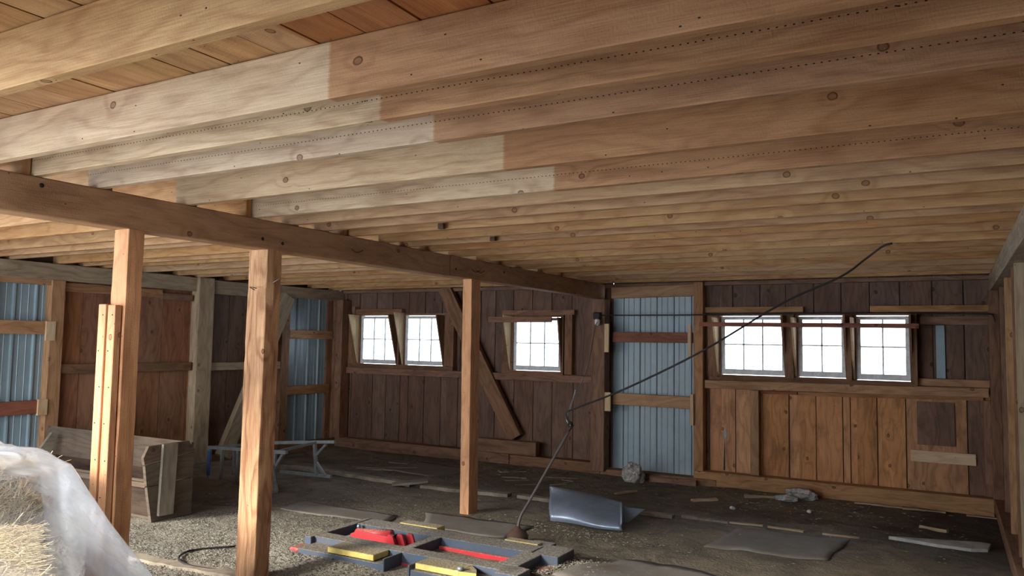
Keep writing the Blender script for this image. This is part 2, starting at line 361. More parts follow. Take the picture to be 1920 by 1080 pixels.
def prism(name, pts, axis, a0, a1, mat, parent=None, uv=None, W=None):
    """polygon pts (2D) extruded along axis from a0 to a1"""
    def mk(p, a):
        if axis == 0: return (a, p[0], p[1])
        if axis == 1: return (p[0], a, p[1])
        return (p[0], p[1], a)
    n = len(pts); V = [mk(p, a0) for p in pts]+[mk(p, a1) for p in pts]
    F = [tuple(range(n)), tuple(range(2*n-1, n-1, -1))]+[(i, i+n, (i+1) % n+n, (i+1) % n) for i in range(n)]
    o = mesh_obj(name, V, F, mat, parent, W, uv=uv)
    bm = bmesh.new(); bm.from_mesh(o.data); bmesh.ops.recalc_face_normals(bm, faces=bm.faces); bm.to_mesh(o.data); bm.free()
    return o
def tube(name, pts, r, mat, parent=None, n=8, radii=None, smooth_path=3):
    P = [Vector(p) for p in pts]
    if smooth_path > 1 and len(P) > 2:
        Q = []
        for i in range(len(P)-1):
            a, b = P[i], P[i+1]; pa = P[i-1] if i else a*2-b; pb = P[i+2] if i+2 < len(P) else b*2-a
            for k in range(smooth_path):
                t = k/smooth_path
                Q.append(0.5*((2*a)+(b-pa)*t+(2*pa-5*a+4*b-pb)*t*t+(3*a-pa-3*b+pb)*t**3))
        Q.append(P[-1]); P = Q
    V = []; F = []
    T0 = (P[1]-P[0]).normalized(); N = T0.orthogonal().normalized()
    for i, p in enumerate(P):
        T = ((P[min(i+1, len(P)-1)]-P[max(i-1, 0)])).normalized()
        N = (N-T*N.dot(T)).normalized(); B = T.cross(N)
        rr = r if radii is None else radii[min(int(i*len(radii)/len(P)), len(radii)-1)]
        for k in range(n):
            a = 2*pi*k/n; V.append(p+(N*cos(a)+B*sin(a))*rr)
    for i in range(len(P)-1):
        for k in range(n): F.append((i*n+k, i*n+(k+1) % n, (i+1)*n+(k+1) % n, (i+1)*n+k))
    F.append(tuple(range(n-1, -1, -1))); F.append(tuple((len(P)-1)*n+k for k in range(n)))
    return mesh_obj(name, V, F, mat, parent, smooth=True)
def lathe(name, prof, loc, mat, parent=None, n=20, smooth=True):
    V = []; F = []
    for r, z in prof:
        for k in range(n): a = 2*pi*k/n; V.append((r*cos(a), r*sin(a), z))
    for i in range(len(prof)-1):
        for k in range(n): F.append((i*n+k, i*n+(k+1) % n, (i+1)*n+(k+1) % n, (i+1)*n+k))
    F.append(tuple(range(n-1, -1, -1))); F.append(tuple((len(prof)-1)*n+k for k in range(n)))
    return mesh_obj(name, V, F, mat, parent, Matrix.Translation(loc), smooth)

def fz(x, y):
    """height of the dirt floor"""
    z = -0.075*min(1, max(0, (y-6.3)/2.2)) + (0.02*min(1, max(0, (6.0-y)/2)) - 0.02)
    z += 0.022*noise.noise(Vector((x*0.9, y*0.9, 0.3))) + 0.012*noise.noise(Vector((x*3.1, y*3.1, 5.3)))
    z += 0.006*noise.noise(Vector((x*9, y*9, 1.3)))
    # trampled ruts right of the lift
    d = exp(-((x+1.9)**2/0.8+(y-6.0)**2/0.5))
    z += d*0.03*noise.noise(Vector((x*5, y*9, 9.1)))
    ddx = max(-4.28-x, x+2.42, 0); ddy = max(4.29-y, y-5.2, 0); z += 0.05*exp(-(ddx*ddx+ddy*ddy)/0.05)
    # spill heap around the lift
    z += 0.03*exp(-((x+2.2)**2/0.06+(y-5.0)**2/0.08))
    return z

# ================================================================== SETTING
XL, YB, XR = -8.65, 9.72, 0.42
# floor
xs = [-9.2+0.07*i for i in range(int(10.3/0.07)+1)]; ys = [-1.6+0.07*i for i in range(int(11.6/0.07)+1)]
V = [(x, y, fz(x, y)-0.004) for y in ys for x in xs]; nx = len(xs)
F = [(j*nx+i, j*nx+i+1, (j+1)*nx+i+1, (j+1)*nx+i) for j in range(len(ys)-1) for i in range(nx-1)]
fl = mesh_obj('floor', V, F, 'floor', smooth=True); tag(fl, 'uneven dark dirt floor strewn with chips and straw', kind='structure')
# curbs flush in the floor
def curb(x0, x1, y, w_=0.09, h=0.02, parent=fl, skew=0.0):
    n = int((x1-x0)/0.5)+1
    Vs = []; Fs = []
    N = n*6
    for i in range(N+1):
        x = x0+(x1-x0)*i/N; yy = y+skew*i/N+0.012*noise.noise(Vector((x*2, y, 0)))
        e = 0.012*noise.noise(Vector((x*7, y, 4)))
        zt = fz(x, yy)+h+0.006*noise.noise(Vector((x*5, y, 8)))
        Vs += [(x, yy-w_/2+e, zt-0.08), (x, yy-w_/2+e, zt), (x, yy+w_/2, zt), (x, yy+w_/2, zt-0.08)]
    for i in range(N):
        a = i*4
        for k in range(3): Fs.append((a+k, a+4+k, a+5+k, a+1+k))
    Fs += [(0, 1, 2, 3), (N*4+3, N*4+2, N*4+1, N*4)]
    o = mesh_obj('curb', Vs, Fs, 'curb', parent); return o
curb(-7.55, -5.45, 7.36, 0.11, 0.035); curb(-5.3, -4.15, 7.36, 0.10, 0.035); curb(-4.05, -2.35, 7.39, 0.09, 0.03); curb(-2.3, -1.85, 7.5, 0.06, 0.02)
curb(-5.45, -3.9, 3.66, 0.10, 0.02, skew=0.10)
# rubber mats half buried in the dirt
def fmat(pts, th, name='rubber_mat'):
    cx = sum(p[0] for p in pts)/len(pts); cy = sum(p[1] for p in pts)/len(pts)
    x0 = min(p[0] for p in pts); x1 = max(p[0] for p in pts); y0 = min(p[1] for p in pts); y1 = max(p[1] for p in pts)
    Vs = []; Fs = []; nxx = 14; nyy = 10
    # bilinear over 4 corner pts, wavy edges
    for j in range(nyy+1):
        for i in range(nxx+1):
            s, t = i/nxx, j/nyy
            a = Vector(pts[0]).lerp(Vector(pts[1]), s); b = Vector(pts[3]).lerp(Vector(pts[2]), s); p = a.lerp(b, t)
            ex = 0.03*noise.noise(Vector((p.x*3, p.y*3, 2)))*(1 if i in (0, nxx) or j in (0, nyy) else 0.2)
            Vs.append((p.x+ex, p.y+ex, fz(p.x, p.y)+th*0.6+0.006*noise.noise(Vector((p.x*2.2, p.y*2.2, 7)))))
    for j in range(nyy):
        for i in range(nxx):
            a = j*(nxx+1)+i; Fs.append((a, a+1, a+nxx+2, a+nxx+1))
    o = mesh_obj(name, Vs, Fs, 'mat', fl, smooth=True)
    md = o.modifiers.new('th', 'SOLIDIFY'); md.thickness = 0.008; md.offset = -1
    return o
fmat([(-2.35, 4.75), (-1.05, 4.95), (-0.95, 5.55), (-2.15, 5.62)], 0.012)
fmat([(-1.75, 6.35), (-0.85, 6.45), (-0.78, 7.35), (-1.7, 7.3)], 0.008)
fmat([(-4.05, 5.62), (-3.25, 5.68), (-3.25, 6.22), (-4.35, 6.12)], 0.012)
fmat([(-5.6, 5.45), (-4.35, 5.5), (-4.5, 5.85), (-5.7, 5.9)], 0.010)
fmat([(-6.6, 8.1), (-5.7, 8.0), (-5.5, 8.9), (-6.5, 9.0)], 0.010)
# snowy ground outside
def slab(name, x0, x1, y0, y1, z, mat):
    return mesh_obj(name, [(x0, y0, z), (x1, y0, z), (x1, y1, z), (x0, y1, z)], [(0, 1, 2, 3)], mat)
for i, (a, b, c, d) in enumerate([(-60, 60, -60, -1.6), (-60, 60, 10.0, 80), (-60, -9.2, -1.6, 10.0), (1.1, 60, -1.6, 10.0)]):
    tag(slab('snowy_ground', a, b, c, d, -0.18, 'snow'), 'snow covered ground outside the barn', kind='structure')

# ---- ceiling: deck boards running away from camera, joists across
ce = tag(empty('ceiling', (0, 0, 2.6)), 'plank loft deck on closely set joists', kind='structure')
seams = [-9.0]
while seams[-1] < -3.9: seams.append(seams[-1]+0.215+0.02*random.random())
seams = [s for s in seams if s < -3.85]+[-3.73, -3.49, -3.21, -2.97, -2.69, -2.48, -2.28, -2.04, -1.84, -1.64, -1.42, -1.16, -0.92, -0.68, -0.45, -0.22, 0.02, 0.25, 0.48, 0.72]
for a, b in zip(seams[:-1], seams[1:]):
    dz = 0.004*random.random()
    for y0, y1 in ((0.9 if a < -2.1 else -0.85, 3.08), (3.085, 9.9)):  # near ends unseen: cut back left for sky light, extended right as shade
        bx('deck_board', a+0.004, b-0.004, y0, y1, 2.602+dz, 2.627+dz, 'deck', ce, along=1)
bx('roof_underlay', -9.2, 1.0, 0.88, 10.0, 2.64, 2.70, 'roof', ce)
JY = [0.92, 1.335, 1.895, 2.165, 2.50, 3.06, 3.59, 3.92, 4.23, 4.54, 4.95, 5.24, 5.60, 6.03, 6.50, 6.90, 7.30, 7.80, 8.36, 8.93, 9.40]
for i, y in enumerate(JY):
    mt = 'joist'
    if 1.8 < y < 3.7: mt = 'joist_nail' if i in (3, 4, 6) else 'joist_stain'
    elif y < 1.8: mt = 'joist'
    xe = -4.07-0.05*random.random()
    bx('floor_joist', xe, 0.52, y, y+0.048, 2.404, 2.601, mt, ce, bevel=0.004, along=0)
    dy = 0.05+0.004*random.random() if i % 3 else -0.052
    bx('floor_joist', -8.86, -4.03, y+dy, y+dy+0.048, 2.404, 2.601, 'joist', ce, bevel=0.004, along=0)
for (x, y) in ((-3.13, 4.515), (-3.12, 5.215)):
    bx('bracket', x-0.022, x+0.022, y-0.03, y, 2.40, 2.44, 'rust', ce)

bx('roof_underlay', -2.1, 1.0, -0.9, 0.87, 2.64, 2.70, 'roof', ce)  # unseen roof piece added to keep sky light off the right ceiling
for y in (-0.7, -0.1, 0.5): bx('floor_joist', -2.1, 0.52, y, y+0.048, 2.404, 2.601, 'joist', ce, along=0)
# ---- back wall
wb = tag(empty('wall_back', (0, YB, 0)), 'back wall of vertical brown barn boards', kind='structure')
WIN = [(-8.26, -7.49, 1.22, 2.00), (-7.37, -6.60, 1.22, 2.00), (-5.44, -4.66, 1.20, 1.97), (-2.48, -1.69, 1.24, 1.98), (-1.57, -1.03, 1.24, 1.98), (-0.94, -0.37, 1.23, 1.98)]
def pieces(x0, x1, z0, z1):
    cuts = sorted({x0, x1} | {e for w_ in WIN for e in (w_[0], w_[1]) if x0 < e < x1})
    for a, b in zip(cuts[:-1], cuts[1:]):
        hit = [w_ for w_ in WIN if a < w_[1]-1e-4 and b > w_[0]+1e-4]
        if hit:
            w_ = hit[0]
            if z0 < w_[2]-0.01: yield a, b, z0, min(z1, w_[2])
            if z1 > w_[3]+0.01: yield a, b, max(z0, w_[3]), z1
        else: yield a, b, z0, z1
def boards(seam, z0, z1, mat, warm=None, gap=0.006):
    for a, b in zip(seam[:-1], seam[1:]):
        dz = 0.006*random.random()
        for (p, q, c, d) in pieces(a, b, z0, z1):
            m_ = warm if warm and a > -2.7 and random.random() < 0.9 else mat
            bx('wall_board', p+(gap if p == a else 0), q-(gap if q == b else 0), YB+dz, YB+0.022+dz, c, d, m_, wb, along=2)
up_L = [-8.75, -8.6, -8.33, -7.98, -7.66, -7.34, -7.03, -6.71, -6.37, -6.02, -5.77, -5.47, -5.16, -4.85, -4.54, -4.23, -3.93]
lo_L = [-8.75, -8.47, -8.03, -7.76, -7.48, -7.32, -7.02, -6.71, -6.4, -6.1, -5.76, -5.44, -5.13, -4.83, -4.51, -4.22, -3.93]
up_R = [-2.76, -2.67, -2.34, -2.01, -1.71, -1.39, -1.09, -0.79, -0.48, -0.16, 0.14, 0.40, 0.62]
lo_R = [-2.76, -2.63, -2.31, -1.99, -1.68, -1.38, -1.09, -1.01, -0.73, -0.44, 0.15, 0.31, 0.39, 0.62]
boards(up_L, 1.13, 2.62, 'wallb'); boards(lo_L, -0.12, 1.13, 'wallb')
boards(up_R, 1.13, 2.62, 'wallb'); boards(lo_R, -0.12, 1.13, 'wallb', warm='wallw')
bx('wall_board', -3.93, -2.76, YB+0.02, YB+0.042, 2.34, 2.62, 'wallb', wb, along=0)
# outer backing of battens closes the joints a little (board and batten siding)
for s in up_L[1:-1]+up_R[1:-1]:
    for (p, q, c, d) in pieces(s-0.03, s+0.03, 1.15, 2.6): bx('outer_batten', p, q, YB+0.032, YB+0.05, c, d, 'roof', wb, along=2)
for s in lo_L[1:-1]+lo_R[1:-1]:
    bx('outer_batten', s-0.03, s+0.03, YB+0.032, YB+0.05, -0.1, 1.12, 'roof', wb, along=2)
# framing
bx('sill_plate', -8.62, -5.4, 9.53, 9.70, -0.12, 0.055, 'frame', wb, bevel=0.006, cuts=12, jag=0.004)
bx('sill_plate', -5.39, -4.03, 9.53, 9.70, -0.12, 0.045, 'frame', wb, bevel=0.006)
bx('sill_plate', -4.02, -2.5, 9.52, 9.70, -0.12, -0.02, 'frame', wb, bevel=0.006)
bx('sill_plate', -2.78, 0.37, 9.53, 9.70, -0.12, 0.068, 'framel', wb, bevel=0.006, cuts=12, jag=0.004)
bx('wall_rail', -8.48, -4.12, 9.60, 9.70, 1.075, 1.172, 'frame', wb, bevel=0.004)
board('wall_rail', (-2.66, 9.65, 1.13), (0.35, 9.65, 1.155), 0.10, 0.10, 'framel', wb, bevel=0.004)
board('wall_batten', (-2.02, 9.69, 1.055), (-1.58, 9.69, 1.06), 0.05, 0.035, 'red', wb)
board('wall_batten', (-1.57, 9.69, 1.055), (0.30, 9.69, 1.09), 0.05, 0.045, 'framel', wb)
bx('wall_stud', -2.11, -2.01, 9.60, 9.715, 0.07, 1.075, 'framel', wb, bevel=0.003)
bx('wall_stud', -4.13, -3.94, 9.45, 9.64, -0.05, 2.2, 'frame', wb, bevel=0.008)
bx('wall_stud', -2.79, -2.67, 9.56, 9.70, -0.02, 2.402, 'framel', wb, bevel=0.005)
bx('wall_stud', -4.19, -4.14, 9.64, 9.71, 0.05, 2.4, 'framel', wb)
bx('wall_stud', -8.64, -8.50, 9.50, 9.70, 0.05, 2.25, 'frame', wb, bevel=0.005)
bx('wall_stud', 0.365, 0.46, 9.55, 9.70, 0.0, 2.24, 'frame', wb, bevel=0.005)
bx('top_plate', -8.6, 0.5, 9.62, 9.71, 2.36, 2.403, 'frame', wb)
# diagonal brace and its foot block
board('diagonal_brace', (-6.60, 9.60, 2.42), (-5.33, 9.60, 0.27), 0.09, 0.22, 'frame', wb, upv=(1, 0, 0.6), bevel=0.004)
bx('foot_block', -5.95, -4.93, 9.44, 9.56, 0.065, 0.25, 'frame', wb, bevel=0.006)
bx('patch_board', -0.40, 0.22, 9.695, 9.718, 0.375, 0.495, 'pale', wb, label='pale plank nailed low on the wall')
# step-edged square panel and corner strip
bx('patch_board', -0.33, 0.03, 9.700, 9.719, 0.56, 1.03, 'wallb', wb, along=2)
bx('wall_stud', 0.30, 0.365, 9.66, 9.715, 0.06, 1.07, 'frame', wb, along=2)
bx('wall_batten', -0.32, 0.36, 9.62, 9.70, 1.21, 1.285, 'framel', wb)
bx('wall_batten', -0.78, 0.37, 9.63, 9.71, 2.015, 2.085, 'framel', wb)
bx('wall_batten', -0.28, 0.37, 9.66, 9.715, 1.875, 1.965, 'frame', wb)
bx('wall_batten', -2.66, -1.50, 9.63, 9.71, 2.02, 2.085, 'framel', wb)
bx('metal_strip', -0.13, -0.045, 9.695, 9.716, 1.29, 1.87, 'blue', wb)
board('window_bar', (-2.64, 9.30, 1.865), (-0.28, 9.30, 1.85), 0.02, 0.05, 'red', wb, label='thin reddish slat across the three windows')

prism('metal_strip', [(-2.455, 0.50), (-2.43, 0.60), (-2.415, 0.52), (-2.43, 0.45)], 1, 9.712, 9.719, 'blue', wb)  # blue sliver drawn for a small bluish hole in the board
prism('board_split', [(-2.46, 0.08), (-2.445, 0.46), (-2.44, 0.08)], 1, 9.714, 9.7195, 'black', wb)
# windows ---------------------------------------------------------------
def window(i, w_, cols, rows, zs, cheek_l, cheek_r, tilt=0.0, trim='frame'):
    x0, x1, z0, z1 = w_
    wn = tag(empty('window_%d' % i, (x0, 9.66, z0)), 'white painted small-pane hopper window with tapered side boards', kind='structure')
    s = empty('sash', (x0, 9.68, z0), wn)
    a, b, c, d = x0+0.012, x1-0.012, z0+0.02, z1-0.01; t = 0.045; ty0, ty1 = 9.668, 9.70
    bx('stile', a, a+t, ty0, ty1, c, d, 'sash', s); bx('stile', b-t, b, ty0, ty1, c, d, 'sash', s)
    bx('top_rail', a+t, b-t, ty0, ty1, d-0.04, d, 'sash', s); bx('bottom_rail', a+t, b-t, ty0, ty1, c, c+0.065, 'sash', s)
    for k in range(1, cols):
        xm = a+t+(b-a-2*t)*k/cols; bx('muntin', xm-0.008, xm+0.008, ty0+0.004, ty1-0.004, c+0.065, d-0.04, 'sash', s)
    for k in range(1, rows):
        zm = c+0.065+(d-c-0.105)*k/rows; bx('muntin', a+t, b-t, ty0+0.004, ty1-0.004, zm-0.008, zm+0.008, 'sash', s, along=0)
    for k in range(cols):
        for r in range(rows):
            xa = a+t+(b-a-2*t)*k/cols; xb = a+t+(b-a-2*t)*(k+1)/cols; za = c+0.065+(d-c-0.105)*r/rows; zb = c+0.065+(d-c-0.105)*(r+1)/rows
            bx('pane', xa, xb, 9.682, 9.685, za, zb, 'glass', s)
    # reveals
    bx('jamb', x0-0.03, x0+0.01, 9.64, 9.76, z0-0.02, z1+0.02, trim, wn); bx('jamb', x1-0.01, x1+0.03, 9.64, 9.76, z0-0.02, z1+0.02, trim, wn)
    bx('window_sill', x0-0.05, x1+0.05, 9.60, 9.76, z0-0.045, z0+0.012, trim, wn); bx('window_head', x0-0.03, x1+0.03, 9.66, 9.76, z1, z1+0.03, trim, wn)
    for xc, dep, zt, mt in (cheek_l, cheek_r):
        if dep: prism('cheek_board', [(9.665, z0+0.01), (9.665, zt), (9.665-dep, zt), (9.645, z0+0.01)], 0, xc-0.011, xc+0.011, mt, wn, uv=lambda c_: (c_.z, c_.y))  # window light put into colour: lit left cheeks paler, unlit right ones browner
    return wn
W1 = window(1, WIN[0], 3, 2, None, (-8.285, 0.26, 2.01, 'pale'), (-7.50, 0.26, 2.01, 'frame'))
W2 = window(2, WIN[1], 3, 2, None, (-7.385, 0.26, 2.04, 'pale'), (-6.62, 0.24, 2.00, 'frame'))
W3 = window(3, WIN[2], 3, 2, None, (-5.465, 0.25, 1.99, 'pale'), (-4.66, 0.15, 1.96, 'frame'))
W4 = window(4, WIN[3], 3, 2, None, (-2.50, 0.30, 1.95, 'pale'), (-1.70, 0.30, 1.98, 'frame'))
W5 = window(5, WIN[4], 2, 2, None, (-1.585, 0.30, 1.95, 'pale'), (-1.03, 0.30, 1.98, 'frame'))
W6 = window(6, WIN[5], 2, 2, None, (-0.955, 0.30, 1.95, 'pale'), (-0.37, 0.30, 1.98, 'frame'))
# trims round the windows
bx('head_trim', -8.34, -7.40, 9.62, 9.70, 2.02, 2.10, 'frame', W1); bx('side_trim', -8.40, -8.33, 9.60, 9.70, 1.98, 2.14, 'frame', W1)
bx('side_trim', -8.48, -8.31, 9.64, 9.71, 1.2, 2.0, 'frame', W1, along=2)
bx('side_trim', -6.57, -6.43, 9.62, 9.70, 1.24, 2.02, 'frame', W2, along=2)
bx('window_ledge', -8.45, -6.42, 9.60, 9.70, 1.175, 1.235, 'frame', W1)
bx('head_trim', -5.60, -4.46, 9.62, 9.70, 2.00, 2.065, 'frame', W3); bx('side_trim', -4.60, -4.49, 9.62, 9.71, 1.18, 2.0, 'frame', W3, along=2)
bx('side_trim', -5.60, -5.47, 9.64, 9.71, 1.17, 1.98, 'frame', W3, along=2); board('slat', (-5.68, 9.38, 1.925), (-4.68, 9.38, 1.925), 0.02, 0.075, 'frame', W3)
bx('side_trim', -2.63, -2.50, 9.63, 9.71, 1.23, 1.99, 'frame', W4, along=2); bx('window_ledge', -2.60, -0.34, 9.60, 9.70, 1.19, 1.24, 'frame', W4)
bx('post_trim', -1.69, -1.60, 9.55, 9.70, 1.24, 2.0, 'frame', W4, along=2); bx('post_trim', -1.02, -0.97, 9.55, 9.70, 1.24, 2.0, 'frame', W5, along=2)
bx('side_trim', -0.37, -0.31, 9.55, 9.70, 1.22, 2.0, 'frame', W6, along=2)

# corrugated metal filling the doorways ---------------------------------
def corrugated(name, L, H, mat, parent, W, pitch=0.23, minor=3, depth=0.022, start=0.07):
    """panel in local XZ, ribs vertical, relief along -Y"""
    prof = [(0, 0)]; x = start
    while x < L-0.03:
        prof += [(x-0.018, 0), (x-0.008, -depth), (x+0.008, -depth), (x+0.018, 0)]
        for k in range(1, minor):
            xm = x+pitch*k/minor
            if xm < L-0.02: prof += [(xm-0.006, 0), (xm, -0.005), (xm+0.006, 0)]
        x += pitch
    prof.append((L, 0)); n = len(prof)
    V = [(a, b, 0) for a, b in prof]+[(a, b, H) for a, b in prof]
    F = [(i, i+1, n+i+1, n+i) for i in range(n-1)]
    o = mesh_obj(name, V, F, mat, parent, W)
    md = o.modifiers.new('th', 'SOLIDIFY'); md.thickness = 0.002; md.offset = 1
    return o
d1 = tag(empty('door_1', (-3.35, YB, 0)), 'centre doorway closed with blue-grey ribbed metal', kind='structure')
corrugated('metal_panel', 1.34, 2.36, 'blue', d1, Matrix.Translation((-4.05, 9.76, -0.05)), start=0.25)
board('head_board', (-3.90, 9.60, 2.285), (-2.79, 9.60, 2.30), 0.05, 0.145, 'framel', d1, bevel=0.003)
board('cross_board', (-3.86, 9.56, 1.70), (-2.80, 9.56, 1.70), 0.045, 0.13, 'red', d1, bevel=0.003)
board('cross_board', (-3.86, 9.56, 0.895), (-2.80, 9.56, 0.89), 0.045, 0.15, 'framel', d1, bevel=0.003)
bx('cleat', -3.93, -3.87, 9.42, 9.45, 1.50, 1.87, 'pale', d1, along=2); bx('cleat', -2.85, -2.81, 9.52, 9.55, 1.45, 1.87, 'pale', d1)
bx('cleat', -3.92, -3.84, 9.42, 9.45, 0.74, 0.98, 'pale', d1, along=2); bx('cleat', -2.82, -2.78, 9.52, 9.55, 0.62, 1.0, 'pale', d1)

# ---- left wall
wl = tag(empty('wall_left', (XL, 5, 0)), 'left wall of orange brown boards under a grey beam', kind='structure')
RY = Matrix.Rotation(pi/2, 4, 'Z')      # local x -> world +y, local -y -> world +x
bx('wall_beam', -8.78, XL, 0.9, 6.87, 2.215, 2.40, 'plate', wl, bevel=0.006, along=1)
bx('wall_beam', -8.78, XL, 7.10, 8.20, 2.20, 2.385, 'plate', wl, bevel=0.006, along=1)
bx('wall_beam', -8.78, XL, 8.0, 9.70, 2.235, 2.40, 'plate', wl, bevel=0.006, along=1)
bx('wall_post', -8.80, -8.63, 4.93, 5.08, -0.05, 2.215, 'framel', wl, bevel=0.005)
bx('wall_post', -8.82, -8.60, 6.83, 7.08, -0.05, 2.402, 'plate', wl, bevel=0.008, cuts=10, jag=0.006)
bx('wall_post', -8.78, -8.66, 8.37, 8.53, -0.05, 2.235, 'frame', wl, bevel=0.005)
bx('wall_post', -8.80, -8.64, 9.50, 9.70, -0.05, 2.235, 'frame', wl, bevel=0.005)
bx('wall_post', -8.76, -8.70, 8.18, 8.25, -0.05, 2.2, 'frame', wl)
lseam = [5.05, 5.12, 5.35, 5.71, 6.02, 6.4, 6.8, 6.99, 7.16, 7.45, 7.71, 8.0, 8.3, 8.45]
for a, b in zip(lseam[:-1], lseam[1:]):
    dx = 0.006*random.random()
    bx('wall_board', -8.76-dx, -8.738-dx, a+0.003, b-0.003, 1.2, 2.42, 'walll' if a < 6.9 else 'wallb', wl, along=2)
    bx('wall_board', -8.76-dx, -8.738-dx, a+0.004, b-0.004, -0.1, 1.2, 'walll' if a < 6.9 else 'wallb', wl, along=2)
bx('wall_board', -8.80, -8.78, 0.9, 10.0, -0.2, 2.64, 'roof', wl, along=1)
bx('wall_rail', -8.735, -8.65, 5.08, 6.80, 1.175, 1.28, 'frame', wl, bevel=0.003); bx('wall_rail', -8.735, -8.65, 7.10, 8.35, 1.165, 1.27, 'plate', wl, bevel=0.003)
bx('header_board', -8.74, -8.69, 5.08, 6.35, 2.10, 2.20, 'framel', wl, along=1); bx('header_board', -8.73, -8.68, 6.35, 6.8, 2.08, 2.16, 'frame', wl, along=1)
bx('stub_board', -8.73, -8.66, 5.86, 5.98, -0.05, 0.87, 'frame', wl, along=2)
board('diagonal_brace', (-8.61, 8.42, 2.24), (-8.61, 7.33, 0.0), 0.09, 0.22, 'plate', wl, upv=(0, 1, -0.6), bevel=0.004)
for y in (0.98, 1.5, 3.0, 4.3): bx('wall_post', -8.78, -8.66, y-0.07, y+0.07, -0.05, 2.22, 'frame', wl)
ls2 = [0.9+0.3*i for i in range(12)]+[4.28]
for a, b in zip(ls2[:-1], ls2[1:]): bx('wall_board', -8.765, -8.743, a+0.003, b-0.003, -0.1, 2.42, 'walll', wl, along=2)
bx('sill_plate', -8.78, -8.62, 5.05, 9.6, -0.1, 0.04, 'frame', wl)
d3 = tag(empty('door_3', (XL, 4.5, 0)), 'pale blue metal panel left of the boards', kind='structure')
corrugated('metal_panel', 1.15, 2.25, 'blue', d3, Matrix.Translation((-8.745, 3.85, -0.05)) @ RY, start=0.28)
board('cross_board', (-8.66, 3.9, 1.68), (-8.66, 4.95, 1.685), 0.05, 0.145, 'framel', d3, bevel=0.003)
board('cross_board', (-8.66, 3.9, 0.82), (-8.66, 4.93, 0.825), 0.05, 0.145, 'red', d3, bevel=0.003)
bx('cleat', -8.64, -8.61, 4.88, 4.98, 1.545, 1.755, 'pale', d3, along=2); bx('cleat', -8.64, -8.61, 4.84, 4.94, 0.735, 0.905, 'pale', d3, along=2)
bx('header_board', -8.70, -8.65, 3.9, 4.93, 2.155, 2.215, 'framel', d3, along=1)
d2 = tag(empty('door_2', (XL, 9.0, 0)), 'doorway in the far left corner closed with blue ribbed metal', kind='structure')
corrugated('metal_panel', 1.02, 2.25, 'blue', d2, Matrix.Translation((-8.745, 8.52, 0.0)) @ RY, start=0.24)
board('cross_board', (-8.68, 8.53, 1.675), (-8.68, 9.45, 1.68), 0.045, 0.13, 'framel', d2, bevel=0.003)
board('cross_board', (-8.68, 8.50, 0.835), (-8.68, 9.42, 0.83), 0.045, 0.135, 'framel', d2, bevel=0.003)
bx('side_board', -8.74, -8.70, 9.38, 9.50, 0.0, 2.23, 'frame', d2, along=2)

# ---- right wall
wr = tag(empty('wall_right', (XR, 5, 0)), 'right wall with exposed studs under a heavy pale plate', kind='structure')
board('wall_beam', (0.44, 3.6, 2.335), (0.44, 9.62, 2.315), 0.13, 0.17, 'plate', wr, bevel=0.006)
bx('wall_stud', 0.42, 0.55, 7.84, 7.90, 0.0, 2.23, 'framel', wr, bevel=0.003); bx('wall_stud', 0.42, 0.56, 7.00, 7.06, 0.0, 2.25, 'frame', wr, bevel=0.003)
bx('wall_stud', 0.42, 0.56, 6.66, 6.72, 0.0, 2.25, 'plate', wr, bevel=0.003); bx('wall_stud', 0.43, 0.56, 8.85, 8.93, 0.0, 2.22, 'frame', wr, bevel=0.003)
for y in (5.4, 4.1): bx('wall_stud', 0.42, 0.56, y, y+0.05, 0.0, 2.24, 'frame', wr)
bx('sill_plate', 0.37, 0.50, 3.5, 9.55, -0.06, 0.07, 'frame', wr, bevel=0.005)
rs = [3.5+0.27*i for i in range(24)]
for a, b in zip(rs[:-1], rs[1:]): bx('wall_board', 0.60, 0.622, a+0.004, b-0.004, -0.15, 2.6, 'wallb', wr, along=2)
bx('wall_board', 0.63, 0.66, 3.4, 10.0, -0.2, 2.64, 'roof', wr, along=1)
bx('wall_rail', 0.50, 0.58, 7.9, 9.6, 1.0, 1.08, 'frame', wr)
for a in [-0.8+0.3*i for i in range(14)]:
    bx('wall_board', 0.60, 0.622, a, a+0.292, -0.15, 2.6, 'wallb', wr, along=2)
bx('wall_beam', 0.38, 0.5, -0.8, 3.55, 2.25, 2.40, 'plate', wr, along=1)
# ---- front wall part behind the camera, unseen, added to shade the right ceiling
wf = tag(empty('wall_front_added', (-4, -0.8, 0)), 'unseen front wall part behind the camera, added to shade the right ceiling', kind='structure')
for i in range(10): bx('wall_board', -2.2+i*0.29, -1.915+i*0.29, -0.86, -0.835, -0.15, 2.64, 'wallb', wf, along=2)
bx('wall_post', -2.25, -2.13, -0.83, -0.71, -0.1, 2.6, 'frame', wf)
bx('wall_post', -8.78, -8.64, 0.9, 1.04, -0.1, 2.21, 'frame', wf)

# openings for the sky light
portal((-4.15, 0.62, 1.32), (pi/2, 0, pi), 9.1, 2.6)

